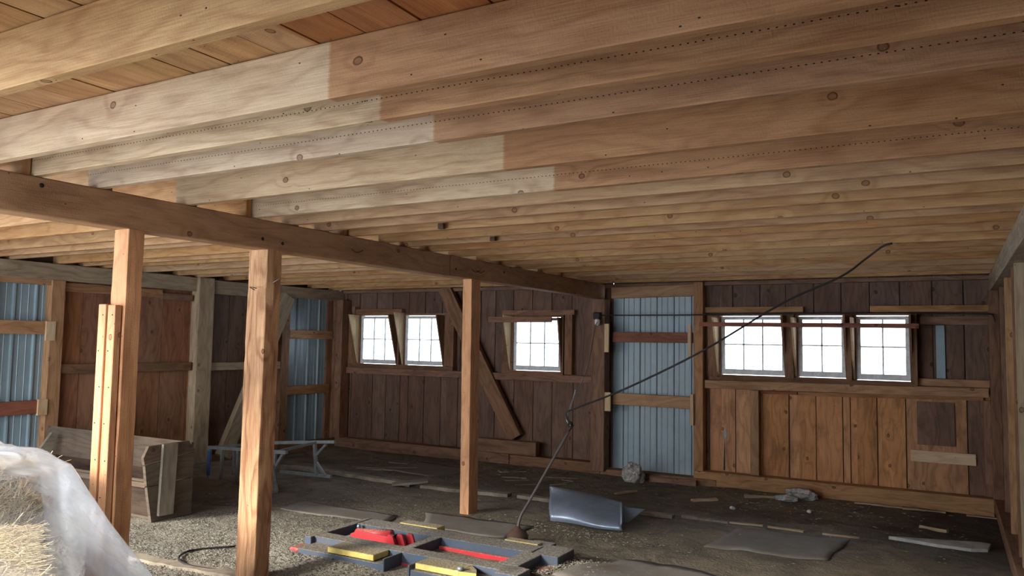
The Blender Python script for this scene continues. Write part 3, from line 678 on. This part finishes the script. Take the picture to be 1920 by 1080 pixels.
# ================================================================== THINGS
# girder and posts
gd = tag(empty('girder', (-4.08, 3.2, 2.2)), 'long heavy brown beam carrying the joists on three posts', 'beam')
bx('timber', -4.14, -4.0, 0.9, 5.9, 2.205, 2.402, 'beam', gd, bevel=0.006, along=1)
bx('timber', -4.145, -4.0, 5.91, 9.60, 2.21, 2.403, 'beam', gd, bevel=0.006, along=1)
for y, z in ((2.20, 2.36), (3.66, 2.27), (3.84, 2.26), (6.0, 2.28), (6.9, 2.33)):
    o = lathe('bolt_hole', [(0.012, 0), (0.012, 0.004), (0.005, 0.005)], (0, 0, 0), 'black', None, 10)
    o.parent = gd; o.matrix_basis = WM[gd.name].inverted() @ (Matrix.Translation((-4.002, y, z)) @ Matrix.Rotation(pi/2, 4, 'Y'))
for y in (4.55, 6.28, 6.36): tube('nail', [(-4.0, y, 2.30), (-3.965, y+0.02, 2.275), (-3.955, y+0.08, 2.30)], 0.003, 'black', gd, 5)

def rough_post(name, x0, x1, y0, y1, z0, z1, lean, mat, rough, parent, waney=0.0, seed=0):
    """squared timber with wandering hewn edges"""
    nz = 60; ring = []
    cx, cy = (x0+x1)/2, (y0+y1)/2; hx, hy = (x1-x0)/2, (y1-y0)/2
    base = [(-1, -1), (-.5, -1), (0, -1), (.5, -1), (.95, -1), (1, -.93), (1, 0), (1, .93), (.95, 1), (0, 1), (-.95, 1), (-1, .93), (-1, 0), (-1, -.95)]
    V = []; F = []; n = len(base)
    for k in range(nz+1):
        t = k/nz; z = z0+(z1-z0)*t
        for (a, b) in base:
            nn = noise.noise(Vector((a*1.7+seed, b*1.7, z*2.2)))*rough+noise.noise(Vector((a*3+seed, b*3, z*9)))*rough*0.7
            corner = 1 if (a > .9 and b < -.9) else 0
            wv = waney*corner*(0.5+noise.noise(Vector((seed+3, 0, z*5))))
            V.append((cx+a*(hx+nn-wv)+lean[0]*(1-t), cy+b*(hy+nn-wv)+lean[1]*(1-t), z))
    for k in range(nz):
        for i in range(n): F.append((k*n+i, k*n+(i+1) % n, (k+1)*n+(i+1) % n, (k+1)*n+i))
    F.append(tuple(range(n-1, -1, -1))); F.append(tuple(nz*n+i for i in range(n)))
    return mesh_obj(name, V, F, mat, parent, uv=lambda c: (c.z, c.x*0.97+c.y*0.83))
p1 = tag(empty('timber_post', (-4.0, 2.74, 0)), 'near post with two shorter strips nailed on, beside the plastic', 'post')
rough_post('shaft', -4.13, -4.0, 2.69, 2.79, -0.02, 2.205, (0.0, 0.0), 'post', 0.004, p1, seed=1)
for (xa, xb, zt_) in ((-4.168, -4.102, 1.78), (-4.082, -4.016, 1.775)):
    ns = board('nailed_strip', ((xa+xb)/2, 2.664, 0.0), ((xa+xb)/2, 2.664, zt_), xb-xa, 0.04, 'post', p1, upv=(0, 1, 0), bevel=0.003)
    for k in range(9):
        z_ = 0.12+k*0.2; nl = lathe('nail_head', [(0.004, 0), (0.004, 0.0015), (0.001, 0.002)], (0, 0, 0), 'black', None, 6)
        W_ = Matrix.Translation(((xa+xb)/2+0.012*(-1)**k, 2.643, z_)) @ Matrix.Rotation(pi/2, 4, 'X'); nl.parent = ns; nl.matrix_basis = WM[ns.name].inverted() @ W_
p2 = tag(empty('timber_post', (-4.09, 3.78, 0)), 'thickest post, rough-hewn with a ragged edge, at centre left', 'post')
rough_post('shaft', -4.175, -4.0, 3.71, 3.84, -0.02, 2.205, (-0.012, 0.0), 'post_rough', 0.004, p2, waney=0.016, seed=5)
tube('nail', [(-4.11, 3.71, 1.93), (-4.13, 3.685, 1.95), (-4.06, 3.68, 1.94)], 0.0025, 'black', p2, 5)
tube('nail', [(-4.0, 3.76, 1.98), (-3.965, 3.77, 2.0), (-3.96, 3.80, 2.02)], 0.0025, 'galv', p2, 5)
p3 = tag(empty('timber_post', (-4.03, 6.36, 0)), 'slim squared post right of centre, beyond the red and blue lift', 'post')
rough_post('shaft', -4.10, -4.0, 6.28, 6.44, -0.05, 2.21, (0.015, 0.0), 'post', 0.003, p3, seed=9)

# ---- feed trough
tr = tag(empty('feed_trough', (-7.1, 4.6, 0)), 'long weathered grey wooden feed trough behind the strip-clad post', 'trough')
uvx = lambda c: (c.x, c.z+c.y)
def plank_sect(name, pts, x0, x1, mat):
    return prism(name, pts, 0, x0, x1, mat, tr, uv=uvx)
plank_sect('side_board', [(4.80, 0.36), (4.825, 0.36), (4.845, 0.64), (4.82, 0.645)], -8.38, -6.08, 'grey')
plank_sect('side_board', [(4.62, 0.21), (4.64, 0.195), (4.825, 0.35), (4.80, 0.36)], -8.36, -6.08, 'greyshade')
plank_sect('bottom_board', [(4.47, 0.12), (4.62, 0.12), (4.64, 0.20), (4.60, 0.21)], -8.36, -6.08, 'greyshade')
plank_sect('front_board', [(4.38, 0.34), (4.41, 0.35), (4.52, 0.02), (4.49, 0.02)], -8.34, -6.08, 'greyshade')
plank_sect('front_rim', [(4.355, 0.30), (4.40, 0.36), (4.42, 0.355), (4.40, 0.29)], -8.34, -6.08, 'grey')
def end_pts(s, z): return (4.40+s*0.944, z)
def endpanel(x, leanx, mat='grey'):
    rows = [[(-.09, .56), (-.04, .655), (.39, .665), (.455, .58), (.455, .565), (-.075, .50)],
            [(-.07, .49), (.455, .555), (.45, .335), (-.045, .315)],
            [(-.04, .305), (.45, .325), (.45, 0.0), (.02, 0.0), (-.02, .2)]]
    for r in rows:
        o = prism('end_board', [end_pts(*p) for p in r], 0, x, x+0.035, mat, tr, uv=lambda c: (c.y, c.z))
endpanel(-6.085, 0)
board('end_batten', (-6.03, 4.40+.145*.944, 0.045), (-6.03, 4.40+.165*.944, 0.66), 0.15, 0.03, 'greyp', tr, upv=(1, 0, 0), bevel=0.003)
prism('end_board', [(4.42, 0.22), (4.70, 0.60), (4.76, 0.56), (4.60, 0.16)], 0, -8.12, -8.08, 'greyp', tr, uv=lambda c: (c.y, c.z))
for z in (0.06, ): bx('skid', -8.2, -6.2, 4.50, 4.60, -0.03, 0.115, 'grey', tr)

# ---- galvanised stand
st = tag(empty('metal_stand', (-6.8, 6.6, 0)), 'low galvanised steel frame stand with angled braces behind the ragged post', 'metal stand')
def bar(name, p, q, w_=0.035, mat='galv', h=None, upv=(0, 0, 1)): return board(name, p, q, w_, h or w_, mat, st, upv=upv)
Bf = [(-7.52, 6.20), (-6.28, 6.16)]; Bb = [(-7.25, 6.92), (-6.35, 6.98)]
zt = 0.335
bar('top_rail', (-7.52, 6.2, zt), (-6.24, 6.16, 0.385)); bar('top_rail', (-7.30, 6.92, 0.33), (-6.30, 6.98, 0.41))
bar('bottom_rail', (-7.1, 6.92, 0.0), (-6.36, 7.0, 0.0))
for x in (-7.50, -7.29, -7.03): bar('upright', (x, 6.2, -0.01), (x, 6.2, zt), 0.03)
for x in (-7.38, -7.18): bar('upright', (x, 6.45, 0.0), (x, 6.45, zt-0.01), 0.028)
bar('upright', (-6.55, 6.96, 0.0), (-6.6, 6.96, 0.375)); bar('upright', (-6.42, 6.17, -0.01), (-6.42, 6.17, 0.36), 0.03)
bar('brace', (-6.58, 6.96, 0.22), (-6.42, 6.96, 0.37), 0.028); bar('brace', (-6.56, 6.96, 0.15), (-6.42, 6.96, 0.01), 0.028)
bar('brace', (-6.42, 6.17, 0.20), (-6.30, 6.17, 0.36), 0.03); bar('brace', (-6.42, 6.14, 0.16), (-6.22, 6.02, -0.01), 0.034); bar('brace', (-6.44, 6.10, 0.09), (-6.24, 6.0, -0.01), 0.034)
bar('cross_rail', (-7.50, 6.2, zt), (-7.28, 6.92, 0.33), 0.03); bar('cross_rail', (-6.42, 6.17, 0.37), (-6.58, 6.96, 0.385), 0.03)
o = board('blue_plate', (-7.475, 6.17, 0.02), (-7.475, 6.17, 0.30), 0.05, 0.012, 'bluep', st, upv=(0, 1, 0), label='blue plate at the corner leg')

# ---- vehicle lift
lf = tag(empty('vehicle_lift', (-3.4, 4.75, 0)), 'flat blue and red hydraulic lift with yellow pads, covered in dust', 'lift')
def lb(name, x0, x1, y0, y1, z0, z1, mat, label=None, bevel=0.004): return bx(name, x0, x1, y0, y1, z0, z1, mat, lf, bevel=bevel, label=label)
lb('side_rail', -4.22, -2.47, 4.48, 4.61, 0.0, 0.12, 'liftblue'); lb('side_rail', -4.24, -2.62, 4.97, 5.16, 0.0, 0.12, 'liftblue')
lb('end_rail', -4.28, -4.215, 4.44, 5.16, 0.0, 0.12, 'liftblue'); lb('cross_rail', -3.47, -3.39, 4.61, 4.97, 0.0, 0.12, 'liftblue')
lb('end_rail', -2.68, -2.53, 4.61, 4.97, 0.0, 0.12, 'liftblue')
lb('side_wing', -4.20, -3.40, 4.29, 4.48, 0.0, 0.075, 'liftblue'); lb('wing_plate', -3.405, -3.39, 4.28, 4.48, 0.0, 0.115, 'liftblue')
lb('side_wing', -3.18, -2.62, 4.29, 4.48, 0.0, 0.075, 'liftblue'); lb('wing_plate', -3.19, -3.175, 4.28, 4.48, 0.0, 0.105, 'liftblue')
lb('end_stub', -2.60, -2.43, 4.42, 4.60, 0.02, 0.12, 'liftblue'); lb('end_stub', -2.61, -2.40, 4.95, 5.22, 0.02, 0.12, 'liftblue')
lb('end_stub', -2.78, -2.60, 5.20, 5.33, 0.02, 0.11, 'liftblue')
lb('lift_pad', -3.92, -3.50, 4.30, 4.47, 0.08, 0.12, 'liftyel', 'yellow pad'); lb('lift_pad', -3.15, -2.80, 4.31, 4.47, 0.08, 0.12, 'liftyel', 'yellow pad')
prism('pad_tip', [(-2.80, 4.31), (-2.68, 4.33), (-2.72, 4.40), (-2.80, 4.47)], 2, 0.08, 0.118, 'liftyel', lf); lathe('pin', [(0.022, 0), (0.022, 0.02), (0.01, 0.024)], (-2.80, 4.33, 0.12), 'galv', lf, 12)
lb('lift_pad', -3.94, -3.57, 5.165, 5.28, 0.05, 0.125, 'liftyel', 'yellow pad'); lb('lift_pad', -2.95, -2.67, 5.165, 5.25, 0.05, 0.124, 'liftyel', 'yellow pad')
lb('red_bar', -3.385, -2.72, 4.925, 4.955, 0.01, 0.065, 'liftred', 'red inner bar'); lb('red_bar', -3.40, -3.19, 4.475, 4.49, 0.0, 0.045, 'liftred', 'red inner bar')
lb('red_foot', -4.30, -4.20, 4.30, 4.44, 0.01, 0.065, 'liftred', 'red end bracket', 0.012); lb('red_foot', -2.49, -2.42, 4.80, 4.92, 0.0, 0.06, 'liftred', 'red end bracket')
# red scissor arm with its cylinder and fork plates
tube('arm_cylinder', [(-4.10, 4.83, 0.085), (-3.78, 4.86, 0.11)], 0.038, 'liftred', lf, 14, smooth_path=1)
prism('arm_plate', [(-4.12, 0.02), (-4.12, 0.09), (-4.05, 0.12), (-3.76, 0.115), (-3.68, 0.05), (-3.68, 0.0), (-3.9, 0.0)], 1, 4.775, 4.79, 'liftred', lf)
for i in range(3): prism('fork_plate', [(-3.73+i*.05, 0.01), (-3.735+i*.05, 0.12), (-3.715+i*.05, 0.145), (-3.68+i*.05, 0.14), (-3.63+i*.05, 0.02)], 1, 4.735+i*0.055, 4.755+i*0.055, 'liftred', lf)
lathe('pivot_knob', [(0.012, 0), (0.016, 0.02), (0.012, 0.032)], (-4.17, 4.93, 0.09), 'galv', lf, 10); tube('hydraulic_rod', [(-4.20, 4.72, 0.04), (-4.08, 4.83, 0.08)], 0.014, 'galv', lf, 8, smooth_path=1)
lb('base_plate', -4.2, -3.48, 4.62, 4.96, -0.02, 0.012, 'liftblue', bevel=0.001)
# spilled dirt lying in the right-hand bay of the lift
V = []; F = []
for j in range(13):
    for i in range(25):
        x = -3.39+0.71*i/24; y = 4.61+0.33*j/12
        V.append((x, y, 0.028+0.025*noise.noise(Vector((x*6, y*6, 3)))+0.012*noise.noise(Vector((x*25, y*25, 3)))))
for j in range(12):
    for i in range(24): a = j*25+i; F.append((a, a+1, a+26, a+25))
dd = mesh_obj('spilled_dirt', V, F, 'floor', lf); dd['kind'] = 'stuff'

# ---- pole on its base, cable tied to it
po = tag(empty('leaning_pole', (-3.10, 5.6, 0)), 'thin grey iron pole leaning on a rusty stub beside the lift', 'pole')
lathe('pole_foot', [(0.085, 0), (0.088, 0.05), (0.06, 0.085), (0.03, 0.10), (0.02, 0.12)], (-3.08, 5.60, 0.0), 'rust', po, 18)
tube('pole_rod', [(-3.08, 5.60, 0.08), (-3.075, 5.63, 0.18), (-3.03, 5.72, 0.32), (-2.90, 5.90, 0.66), (-2.82, 6.0, 0.86)], 0.0125, 'pole', po, 10)
tube('hook', [(-2.82, 6.0, 0.86), (-2.80, 6.02, 0.90), (-2.79, 6.0, 0.93), (-2.81, 5.99, 0.95)], 0.006, 'black', po, 6)
kn = Vector((-2.81, 6.0, 0.90))
ca = tag(empty('hanging_cable', kn), 'black cable running from the ceiling joists down to the leaning pole', 'cable')
tube('cable', [(-0.36, 6.44, 2.395), (-0.43, 6.46, 2.375), (-0.55, 6.5, 2.29), (-0.73, 6.45, 2.15), (-1.15, 6.4, 1.95), (-1.75, 6.25, 1.56), (-2.35, 6.12, 1.24), (-2.74, 6.02, 1.07), (-2.83, 6.0, 1.03), (-2.845, 6.0, 0.99), (-2.81, 6.0, 0.92)], 0.0085, 'cable', ca, 8, smooth_path=5)
for k in range(3):
    tube('knot_loop', [kn+Vector((-0.02+.01*k, 0, 0.0)), kn+Vector((0.025, 0.02-.02*k, 0.012)), kn+Vector((0.0, -0.02, 0.028+.006*k)), kn+Vector((-0.022, 0.0, 0.01))], 0.005, 'cable', ca, 6)
wi = tag(empty('drop_wire', (-4.0, 9.35, 1.9)), 'thin wire hanging from the lamp holder down to the pole knot', 'wire')
tube('wire', [(-4.0, 9.35, 1.90), (-3.93, 9.1, 1.78), (-3.45, 7.8, 1.34), (-3.0, 6.4, 1.03), (-2.85, 6.05, 0.99), (-2.82, 6.0, 0.91)], 0.005, 'wire', wi, 6, smooth_path=5)
tube('wire_twist', [(-3.2, 6.95, 1.15), (-2.95, 6.3, 1.03), (-2.85, 6.03, 1.0), (-2.84, 6.0, 0.95), (-2.80, 6.0, 0.91)], 0.0045, 'galv', wi, 6, smooth_path=5)
co = tag(empty('conduit', (-1.8, 9.5, 1.98)), 'thin dark conduit strung along the back wall above the windows', 'conduit')
tube('conduit_pipe', [(-3.95, 9.38, 1.98), (-2.85, 9.50, 1.985), (-1.6, 9.50, 1.995), (-0.4, 9.52, 1.995), (0.33, 9.52, 1.985), (0.40, 9.50, 1.965), (0.42, 9.48, 1.90)], 0.008, 'cable', co, 8, smooth_path=3)
lh = tag(empty('lamp_holder', (-4.03, 9.40, 1.95)), 'black electrical box with a white bulb holder on the far post', 'lamp')
bx('junction_box', -4.08, -3.98, 9.38, 9.45, 1.93, 2.02, 'black', lh, bevel=0.012)
lathe('bulb_socket', [(0.018, 0.0), (0.032, 0.02), (0.036, 0.06), (0.028, 0.085), (0.02, 0.09)], (-4.01, 9.37, 1.845), 'white', lh, 14)

# ---- bent sheet steel
V = []; F = []; n = 24
for i in range(n+1):
    t = i/n
    b0 = Vector((-3.20, 6.44, -0.01)).lerp(Vector((-2.50, 6.42, -0.01)), t) + Vector((0, 0.02*sin(t*7), 0))
    c0 = Vector((-3.30, 6.62, 0.17)).lerp(Vector((-2.53, 6.50, 0.045)), t)
    e0 = Vector((-3.42, 6.85, 0.215)).lerp(Vector((-2.72, 6.98, 0.115)), t) + Vector((0, 0, 0.015*sin(t*pi)))
    rows = []
    for k in range(5): q = k/4; rows.append(b0.lerp(c0, q)+Vector((0, -0.03*sin(q*pi), 0.012*sin(q*pi))))
    for k in range(1, 5): q = k/4; rows.append(c0.lerp(e0, q)+Vector((0, 0, 0.01*sin(q*pi))))
    V += rows
for i in range(n):
    for k in range(8): a = i*9+k; F.append((a, a+9, a+10, a+1))
sh = tag(empty('steel_sheet', (-2.95, 6.6, 0)), 'bent bluish sheet of steel lying on the dirt', 'metal sheet')
o = mesh_obj('sheet', V, F, 'steel', sh, smooth=True); o.modifiers.new('th', 'SOLIDIFY').thickness = 0.003
o = mesh_obj('torn_flap', [(-2.70, 6.9, 0.09), (-2.50, 7.0, 0.075), (-2.56, 6.72, 0.0), (-2.66, 6.66, 0.0), (-2.72, 6.8, 0.06)], [(0, 1, 2, 3, 4)], 'steel', sh); o.modifiers.new('th', 'SOLIDIFY').thickness = 0.003

# ---- crumpled white bag and paper
def crumple(name, loc, sx, sy, sz, mat, label, cat, seed, sub=3, group=None):
    bm = bmesh.new(); bmesh.ops.create_icosphere(bm, subdivisions=sub, radius=1.0)
    for v in bm.verts:
        d = v.co.normalized(); q = d*1.9+Vector((seed, seed*2, 0)); r = 1+0.32*noise.noise(q)+0.22*abs(noise.noise(q*2.6))+0.12*noise.noise(q*6)
        v.co = Vector((d.x*sx*r, d.y*sy*r, max(-0.75, d.z)*sz*r+sz*0.7))
    me = bpy.data.meshes.new(name); bm.to_mesh(me); bm.free(); me.materials.append(M[mat])
    o = bpy.data.objects.new(name, me); link(o, None, Matrix.Translation(loc)); return tag(o, label, cat, group)
crumple('crumpled_bag', (-3.47, 9.28, fz(-3.47, 9.28)), 0.125, 0.11, 0.13, 'bag', 'knotted grimy white bag on the floor before the blue doorway', 'bag', 3.1, 4)
crumple('crumpled_paper', (-1.62, 9.14, fz(-1.62, 9.14)), 0.11, 0.07, 0.035, 'paper', 'flattened white crumpled paper near the right sill', 'paper', 8.4)
crumple('dark_rag', (-1.49, 9.34, fz(-1.49, 9.34)), 0.16, 0.09, 0.07, 'bag', 'dark and white bunched rag against the sill behind the paper', 'rag', 5.7)
crumple('white_lump', (-2.02, 8.34, fz(-2.02, 8.34)), 0.03, 0.025, 0.02, 'paper', 'small ragged white lump below the short yellow stick', 'lump', 2.2, 2)
crumple('white_stone', (-1.30, 8.62, fz(-1.30, 8.62)), 0.026, 0.022, 0.018, 'white', 'small smooth white stone on the dark dirt', 'stone', 1.2, 2)
# ---- sticks and planks on the floor
def stick(name, x0, y0, x1, y1, w_, h_, mat, label, cat='stick', group=None, lift=0.0, seed=0, dz=(0, 0)):
    o = board(name, (x0, y0, fz(x0, y0)+h_/2+lift+dz[0]), (x1, y1, fz(x1, y1)+h_/2+lift+dz[1]), w_, h_, mat, None, cuts=6, jag=min(w_, h_)*0.35, seed=seed)
    return tag(o, label, cat, group)
stick('wood_stick', -3.34, 8.36, -3.19, 8.64, 0.03, 0.018, 'fresh', 'thin tan stick on the dirt right of the steel sheet', seed=1)
stick('wood_stick', -2.50, 8.50, -2.28, 8.72, 0.05, 0.024, 'pale', 'short pale yellow stick lying in front of the blue doorway', seed=2)
stick('wood_stick', -2.05, 9.02, -1.55, 9.30, 0.035, 0.03, 'fresh', 'longer tan stick poking out beside the crumpled paper', seed=3)
stick('wood_stick', -0.28, 8.45, -0.05, 8.30, 0.03, 0.025, 'fresh', 'curved bark stick on black mat at the far right', seed=4)
prism('white_plank', [(-0.50, 7.66), (0.20, 7.99-.12), (0.27, 7.85), (0.24, 7.63), (0.12, 7.57), (-0.12, 7.58), (-0.34, 7.63)], 2, -0.062, -0.035, 'bone', None, uv=lambda c: (c.x, c.y))
tag(bpy.data.objects['white_plank'], 'long whitish tapered plank lying at lower right', 'plank')
for i, (a, b, c, d) in enumerate([(-1.86, 7.52, -1.55, 7.55), (-1.50, 7.55, -1.18, 7.50), (-1.02, 7.50, -0.72, 7.48)]):
    stick('wood_splinter', a, b, c, d, 0.04, 0.012, 'fresh', ['pale splinter lying at the end of the curb', 'middle one of three pale splinters in line with the curb', 'pale splinter nearest to the whitish plank'][i], 'splinter', 'splinters in line with the curb', seed=10+i)
rr = random.Random(3)
for i in range(14):
    x = -5.2+1.0*rr.random(); y = 8.1+0.9*rr.random(); a = rr.random()*pi*0.6-0.3; L = 0.12+0.32*rr.random()
    stick('wood_strip', x, y, x+L*cos(a), y+L*sin(a), 0.018+0.012*rr.random(), 0.01, 'greyp', 'thin pale wood strip scattered on the floor behind the slim post', 'wood strip', 'wood strips behind the slim post', seed=20+i)
for i in range(5):
    x = -7.3+0.9*rr.random(); y = 7.9+0.8*rr.random(); a = rr.random()*0.8; L = 0.25+0.3*rr.random()
    stick('wood_strip', x, y, x+L*cos(a), y+L*sin(a), 0.03, 0.012, 'greyp', 'grey wood strip on the floor beyond the metal stand', 'wood strip', 'wood strips beyond the metal stand', seed=40+i)
for i in range(7):
    x = -1.45+1.6*rr.random(); y = 9.30+0.12*rr.random(); L = 0.2+0.3*rr.random()
    stick('wood_strip', x, y, x+L, y+0.03*rr.random(), 0.03, 0.012, 'fresh', 'pale split strip lying along the foot of the right sill', 'wood strip', 'split strips along the right sill', seed=60+i)
stick('broken_board', -5.63, 7.22, -5.30, 7.46, 0.16, 0.02, 'greyp', 'grey broken board propped on the curb left of the slim post', 'board', seed=70, dz=(0.0, 0.05))
stick('edge_board', -3.3, 9.40, -2.72, 9.44, 0.03, 0.07, 'frame', 'rotten brown board end lying before the blue doorway sill', 'board', seed=71)
# hose lying near the trough
hs = tube('rubber_hose', [(-4.28, 3.80, 0.01), (-4.60, 3.72, 0.012), (-4.85, 3.78, 0.012), (-4.97, 3.93, 0.012), (-4.95, 4.05, 0.012), (-4.80, 4.24, 0.012)], 0.008, 'cable', None, 7, smooth_path=5); tag(hs, 'black hose curled in the gravel between the two near posts', 'hose')

# ---- chips and gravel: real flakes, uncountable
def flakes(name, n, fn, smin, smax, mat, label, seed, flat=0.35, cat='chips'):
    r = random.Random(seed); V = []; F = []
    for _ in range(n):
        x, y = fn(r); s = smin+(smax-smin)*r.random()**2; z = fz(x, y)+0.001; a = r.random()*6.28
        c, s_ = cos(a)*s, sin(a)*s; e = 0.4+0.6*r.random(); b = len(V); h = s*flat*(0.6+r.random())
        V += [(x+c, y+s_, z), (x-s_*e, y+c*e, z+h*0.5), (x-c, y-s_, z+h*0.2), (x+s_*e, y-c*e, z), (x, y, z+h)]
        F += [(b, b+1, b+4), (b+1, b+2, b+4), (b+2, b+3, b+4), (b+3, b, b+4)]
    o = mesh_obj(name, V, F, mat, fl); o['kind'] = 'stuff'; return o
def near_left(r):
    while True:
        x, y = r.gauss(-4.7, 1.0), r.gauss(3.9, 0.8)
        if y > 2.5 and not (-4.3 < x < -2.4 and 4.28 < y < 5.2) and not(x < -6 and y > 4.3): return x, y
M['chip'] = plain('pale_chips', c3((170, 164, 148)), 0.9, noise_amt=0.6, scale=3)
M['chipd'] = plain('grey_gravel', c3((104, 100, 92)), 0.9, noise_amt=0.5, scale=3)
M['fleck'] = plain('white_flecks', c3((196, 186, 164)), 0.8, noise_amt=0.4, scale=2)
flakes('wood_chips', 14000, near_left, 0.003, 0.011, 'chip', 'pale chips spread over the dirt around the near posts', 1)
flakes('gravel', 9000, near_left, 0.004, 0.014, 'chipd', 'grey grit mixed through the chips by the near posts', 2)
flakes('wood_flecks', 900, lambda r: (-7.5+7.6*r.random(), 5.3+4.1*r.random()), 0.004, 0.02, 'fleck', 'scattered pale flecks over the dark far floor', 3, 0.15)
flakes('wood_flecks', 260, lambda r: (r.gauss(-1.5, 0.6), r.gauss(8.9, 0.35)), 0.006, 0.03, 'fleck', 'white scraps of litter below the right windows', 4, 0.2)
flakes('wood_chips', 2500, lambda r: (r.gauss(-2.25, 0.22), r.gauss(4.85, 0.3)), 0.004, 0.016, 'chip', 'brown chips heaped at the right end of the lift', 5)
flakes('wood_flecks', 500, lambda r: (r.gauss(-2.9, 0.4), r.gauss(6.25, 0.12)), 0.004, 0.018, 'chip', 'chips piled along the front of the steel sheet', 6, 0.4)

# ---- straw bales under clear plastic
def smooth01(t): t = max(0, min(1, t)); return t*t*(3-2*t)
def heap(x, y):
    """height of the plastic over the stacked bales"""
    # main stack, then the long slope running down towards the post
    d = x-(-3.70+0.55*(2.15-y))
    z = 1.04 if d < -0.3 else 1.04-0.05*smooth01((d+0.3)/0.3)
    if d > 0: z = 0.99-0.72*d
    if d > 0.9: z = 0.99-0.72*0.9-1.1*(d-0.9)
    z += 0.03*sin((y-1.2)*3.0)*smooth01(-d)
    # falls off towards camera and the back
    z *= smooth01((2.52-y)/0.22)
    z = min(z, 0.10+0.95*smooth01((y-1.24)/0.16))
    return max(z, 0.0)
def straw_bale(x0, x1, y0, y1, z0, z1, label, seed, strands=1500):
    b = tag(empty('straw_bale', ((x0+x1)/2, (y0+y1)/2, z0)), label, 'bale', 'straw bales under the plastic')
    bm = bmesh.new(); bmesh.ops.create_cube(bm, size=1.0); bmesh.ops.subdivide_edges(bm, edges=bm.edges[:], cuts=11, use_grid_fill=True)
    for v in bm.verts:
        p = Vector(((x0+x1)/2+v.co.x*(x1-x0), (y0+y1)/2+v.co.y*(y1-y0), (z0+z1)/2+v.co.z*(z1-z0)))
        v.co = p+noise.noise_vector(p*9+Vector((seed, 0, 0)))*0.018
    me = bpy.data.meshes.new('straw_core'); bm.to_mesh(me); bm.free(); me.materials.append(M['strawd'])
    o = bpy.data.objects.new('straw_core', me); link(o, b, Matrix.Identity(4))
    r = random.Random(seed); V = []; F = []
    for _ in range(strands):
        f = r.random(); x = x0+(x1-x0)*r.random(); y = y0+(y1-y0)*r.random(); z = z0+(z1-z0)*r.random()
        if f < 0.35: z = z1+0.01
        elif f < 0.7: y = y0-0.01
        else: x = x1+0.01
        d = Vector((r.gauss(0, 1), r.gauss(0, 1), r.gauss(0, 0.7)))
        if f < 0.35: d.z *= 0.15
        elif f < 0.7: d.y *= 0.15
        else: d.x *= 0.15
        d = d.normalized()*(0.03+0.07*r.random()); s = d.cross(Vector((0.3, 0.2, 1))).normalized()*0.0017; p = Vector((x, y, z)); t = d.cross(s).normalized()*0.002; k = len(V)
        V += [p-d+s, p-d-s, p+d-s, p+d+s, p+t]
        F += [(k, k+1, k+4), (k+1, k+2, k+4), (k+2, k+3, k+4), (k+3, k, k+4)]
    s_ = mesh_obj('straw_strands', V, F, 'straw', b); s_['kind'] = 'stuff'
    return b
straw_bale(-4.98, -4.15, 2.05, 2.42, 0.475, 0.93, 'upper straw bale at the back of the plastic covered stack', 3, 2500)
straw_bale(-4.98, -4.15, 2.05, 2.42, 0.0, 0.44, 'lower straw bale beneath the upper back one', 4, 400)
straw_bale(-4.11, -3.09, 1.61, 2.01, 0.30, 0.655, 'loose yellow straw bale in front, at the lower left corner', 5, 9000).rotation_euler.z = radians(-28)
straw_bale(-4.11, -3.09, 1.61, 2.01, 0.0, 0.265, 'bottom straw bale under the loose front one', 6, 600).rotation_euler.z = radians(-28)
V = []; F = []; NX, NY = 150, 110
X0, X1, Y0, Y1 = -5.0, -2.05, 1.2, 2.56
for j in range(NY+1):
    for i in range(NX+1):
        x = X0+(X1-X0)*i/NX; y = Y0+(Y1-Y0)*j/NY
        z = heap(x, y)
        q = Vector((x*1.2+y*0.9, y*1.1-x*0.7, 0))
        ridg = (1-abs(noise.noise(q*2.2+Vector((3, 1, 0))))*2.2)
        al = x*0.87+y*0.48; ac = -x*0.48+y*0.87+0.1*noise.noise(q)
        rg = 1-abs(noise.noise(Vector((al*0.7, ac*3.4, 2.0))))*3.0
        fold = 0.03*max(0, rg)**3+0.016*noise.noise(q*1.6)+0.010*max(0, ridg)**4+0.003*noise.noise(q*7)-0.02
        z += fold*min(1, z*4)
        V.append((x, y, max(z, 0.015+fz(x, y))))
for j in range(NY):
    for i in range(NX): a = j*(NX+1)+i; F.append((a, a+1, a+NX+2, a+NX+1))
pl = mesh_obj('plastic_sheet', V, F, 'tarp', smooth=True); tag(pl, 'crinkled clear plastic sheeting draped over straw bales at lower left', 'plastic sheet')
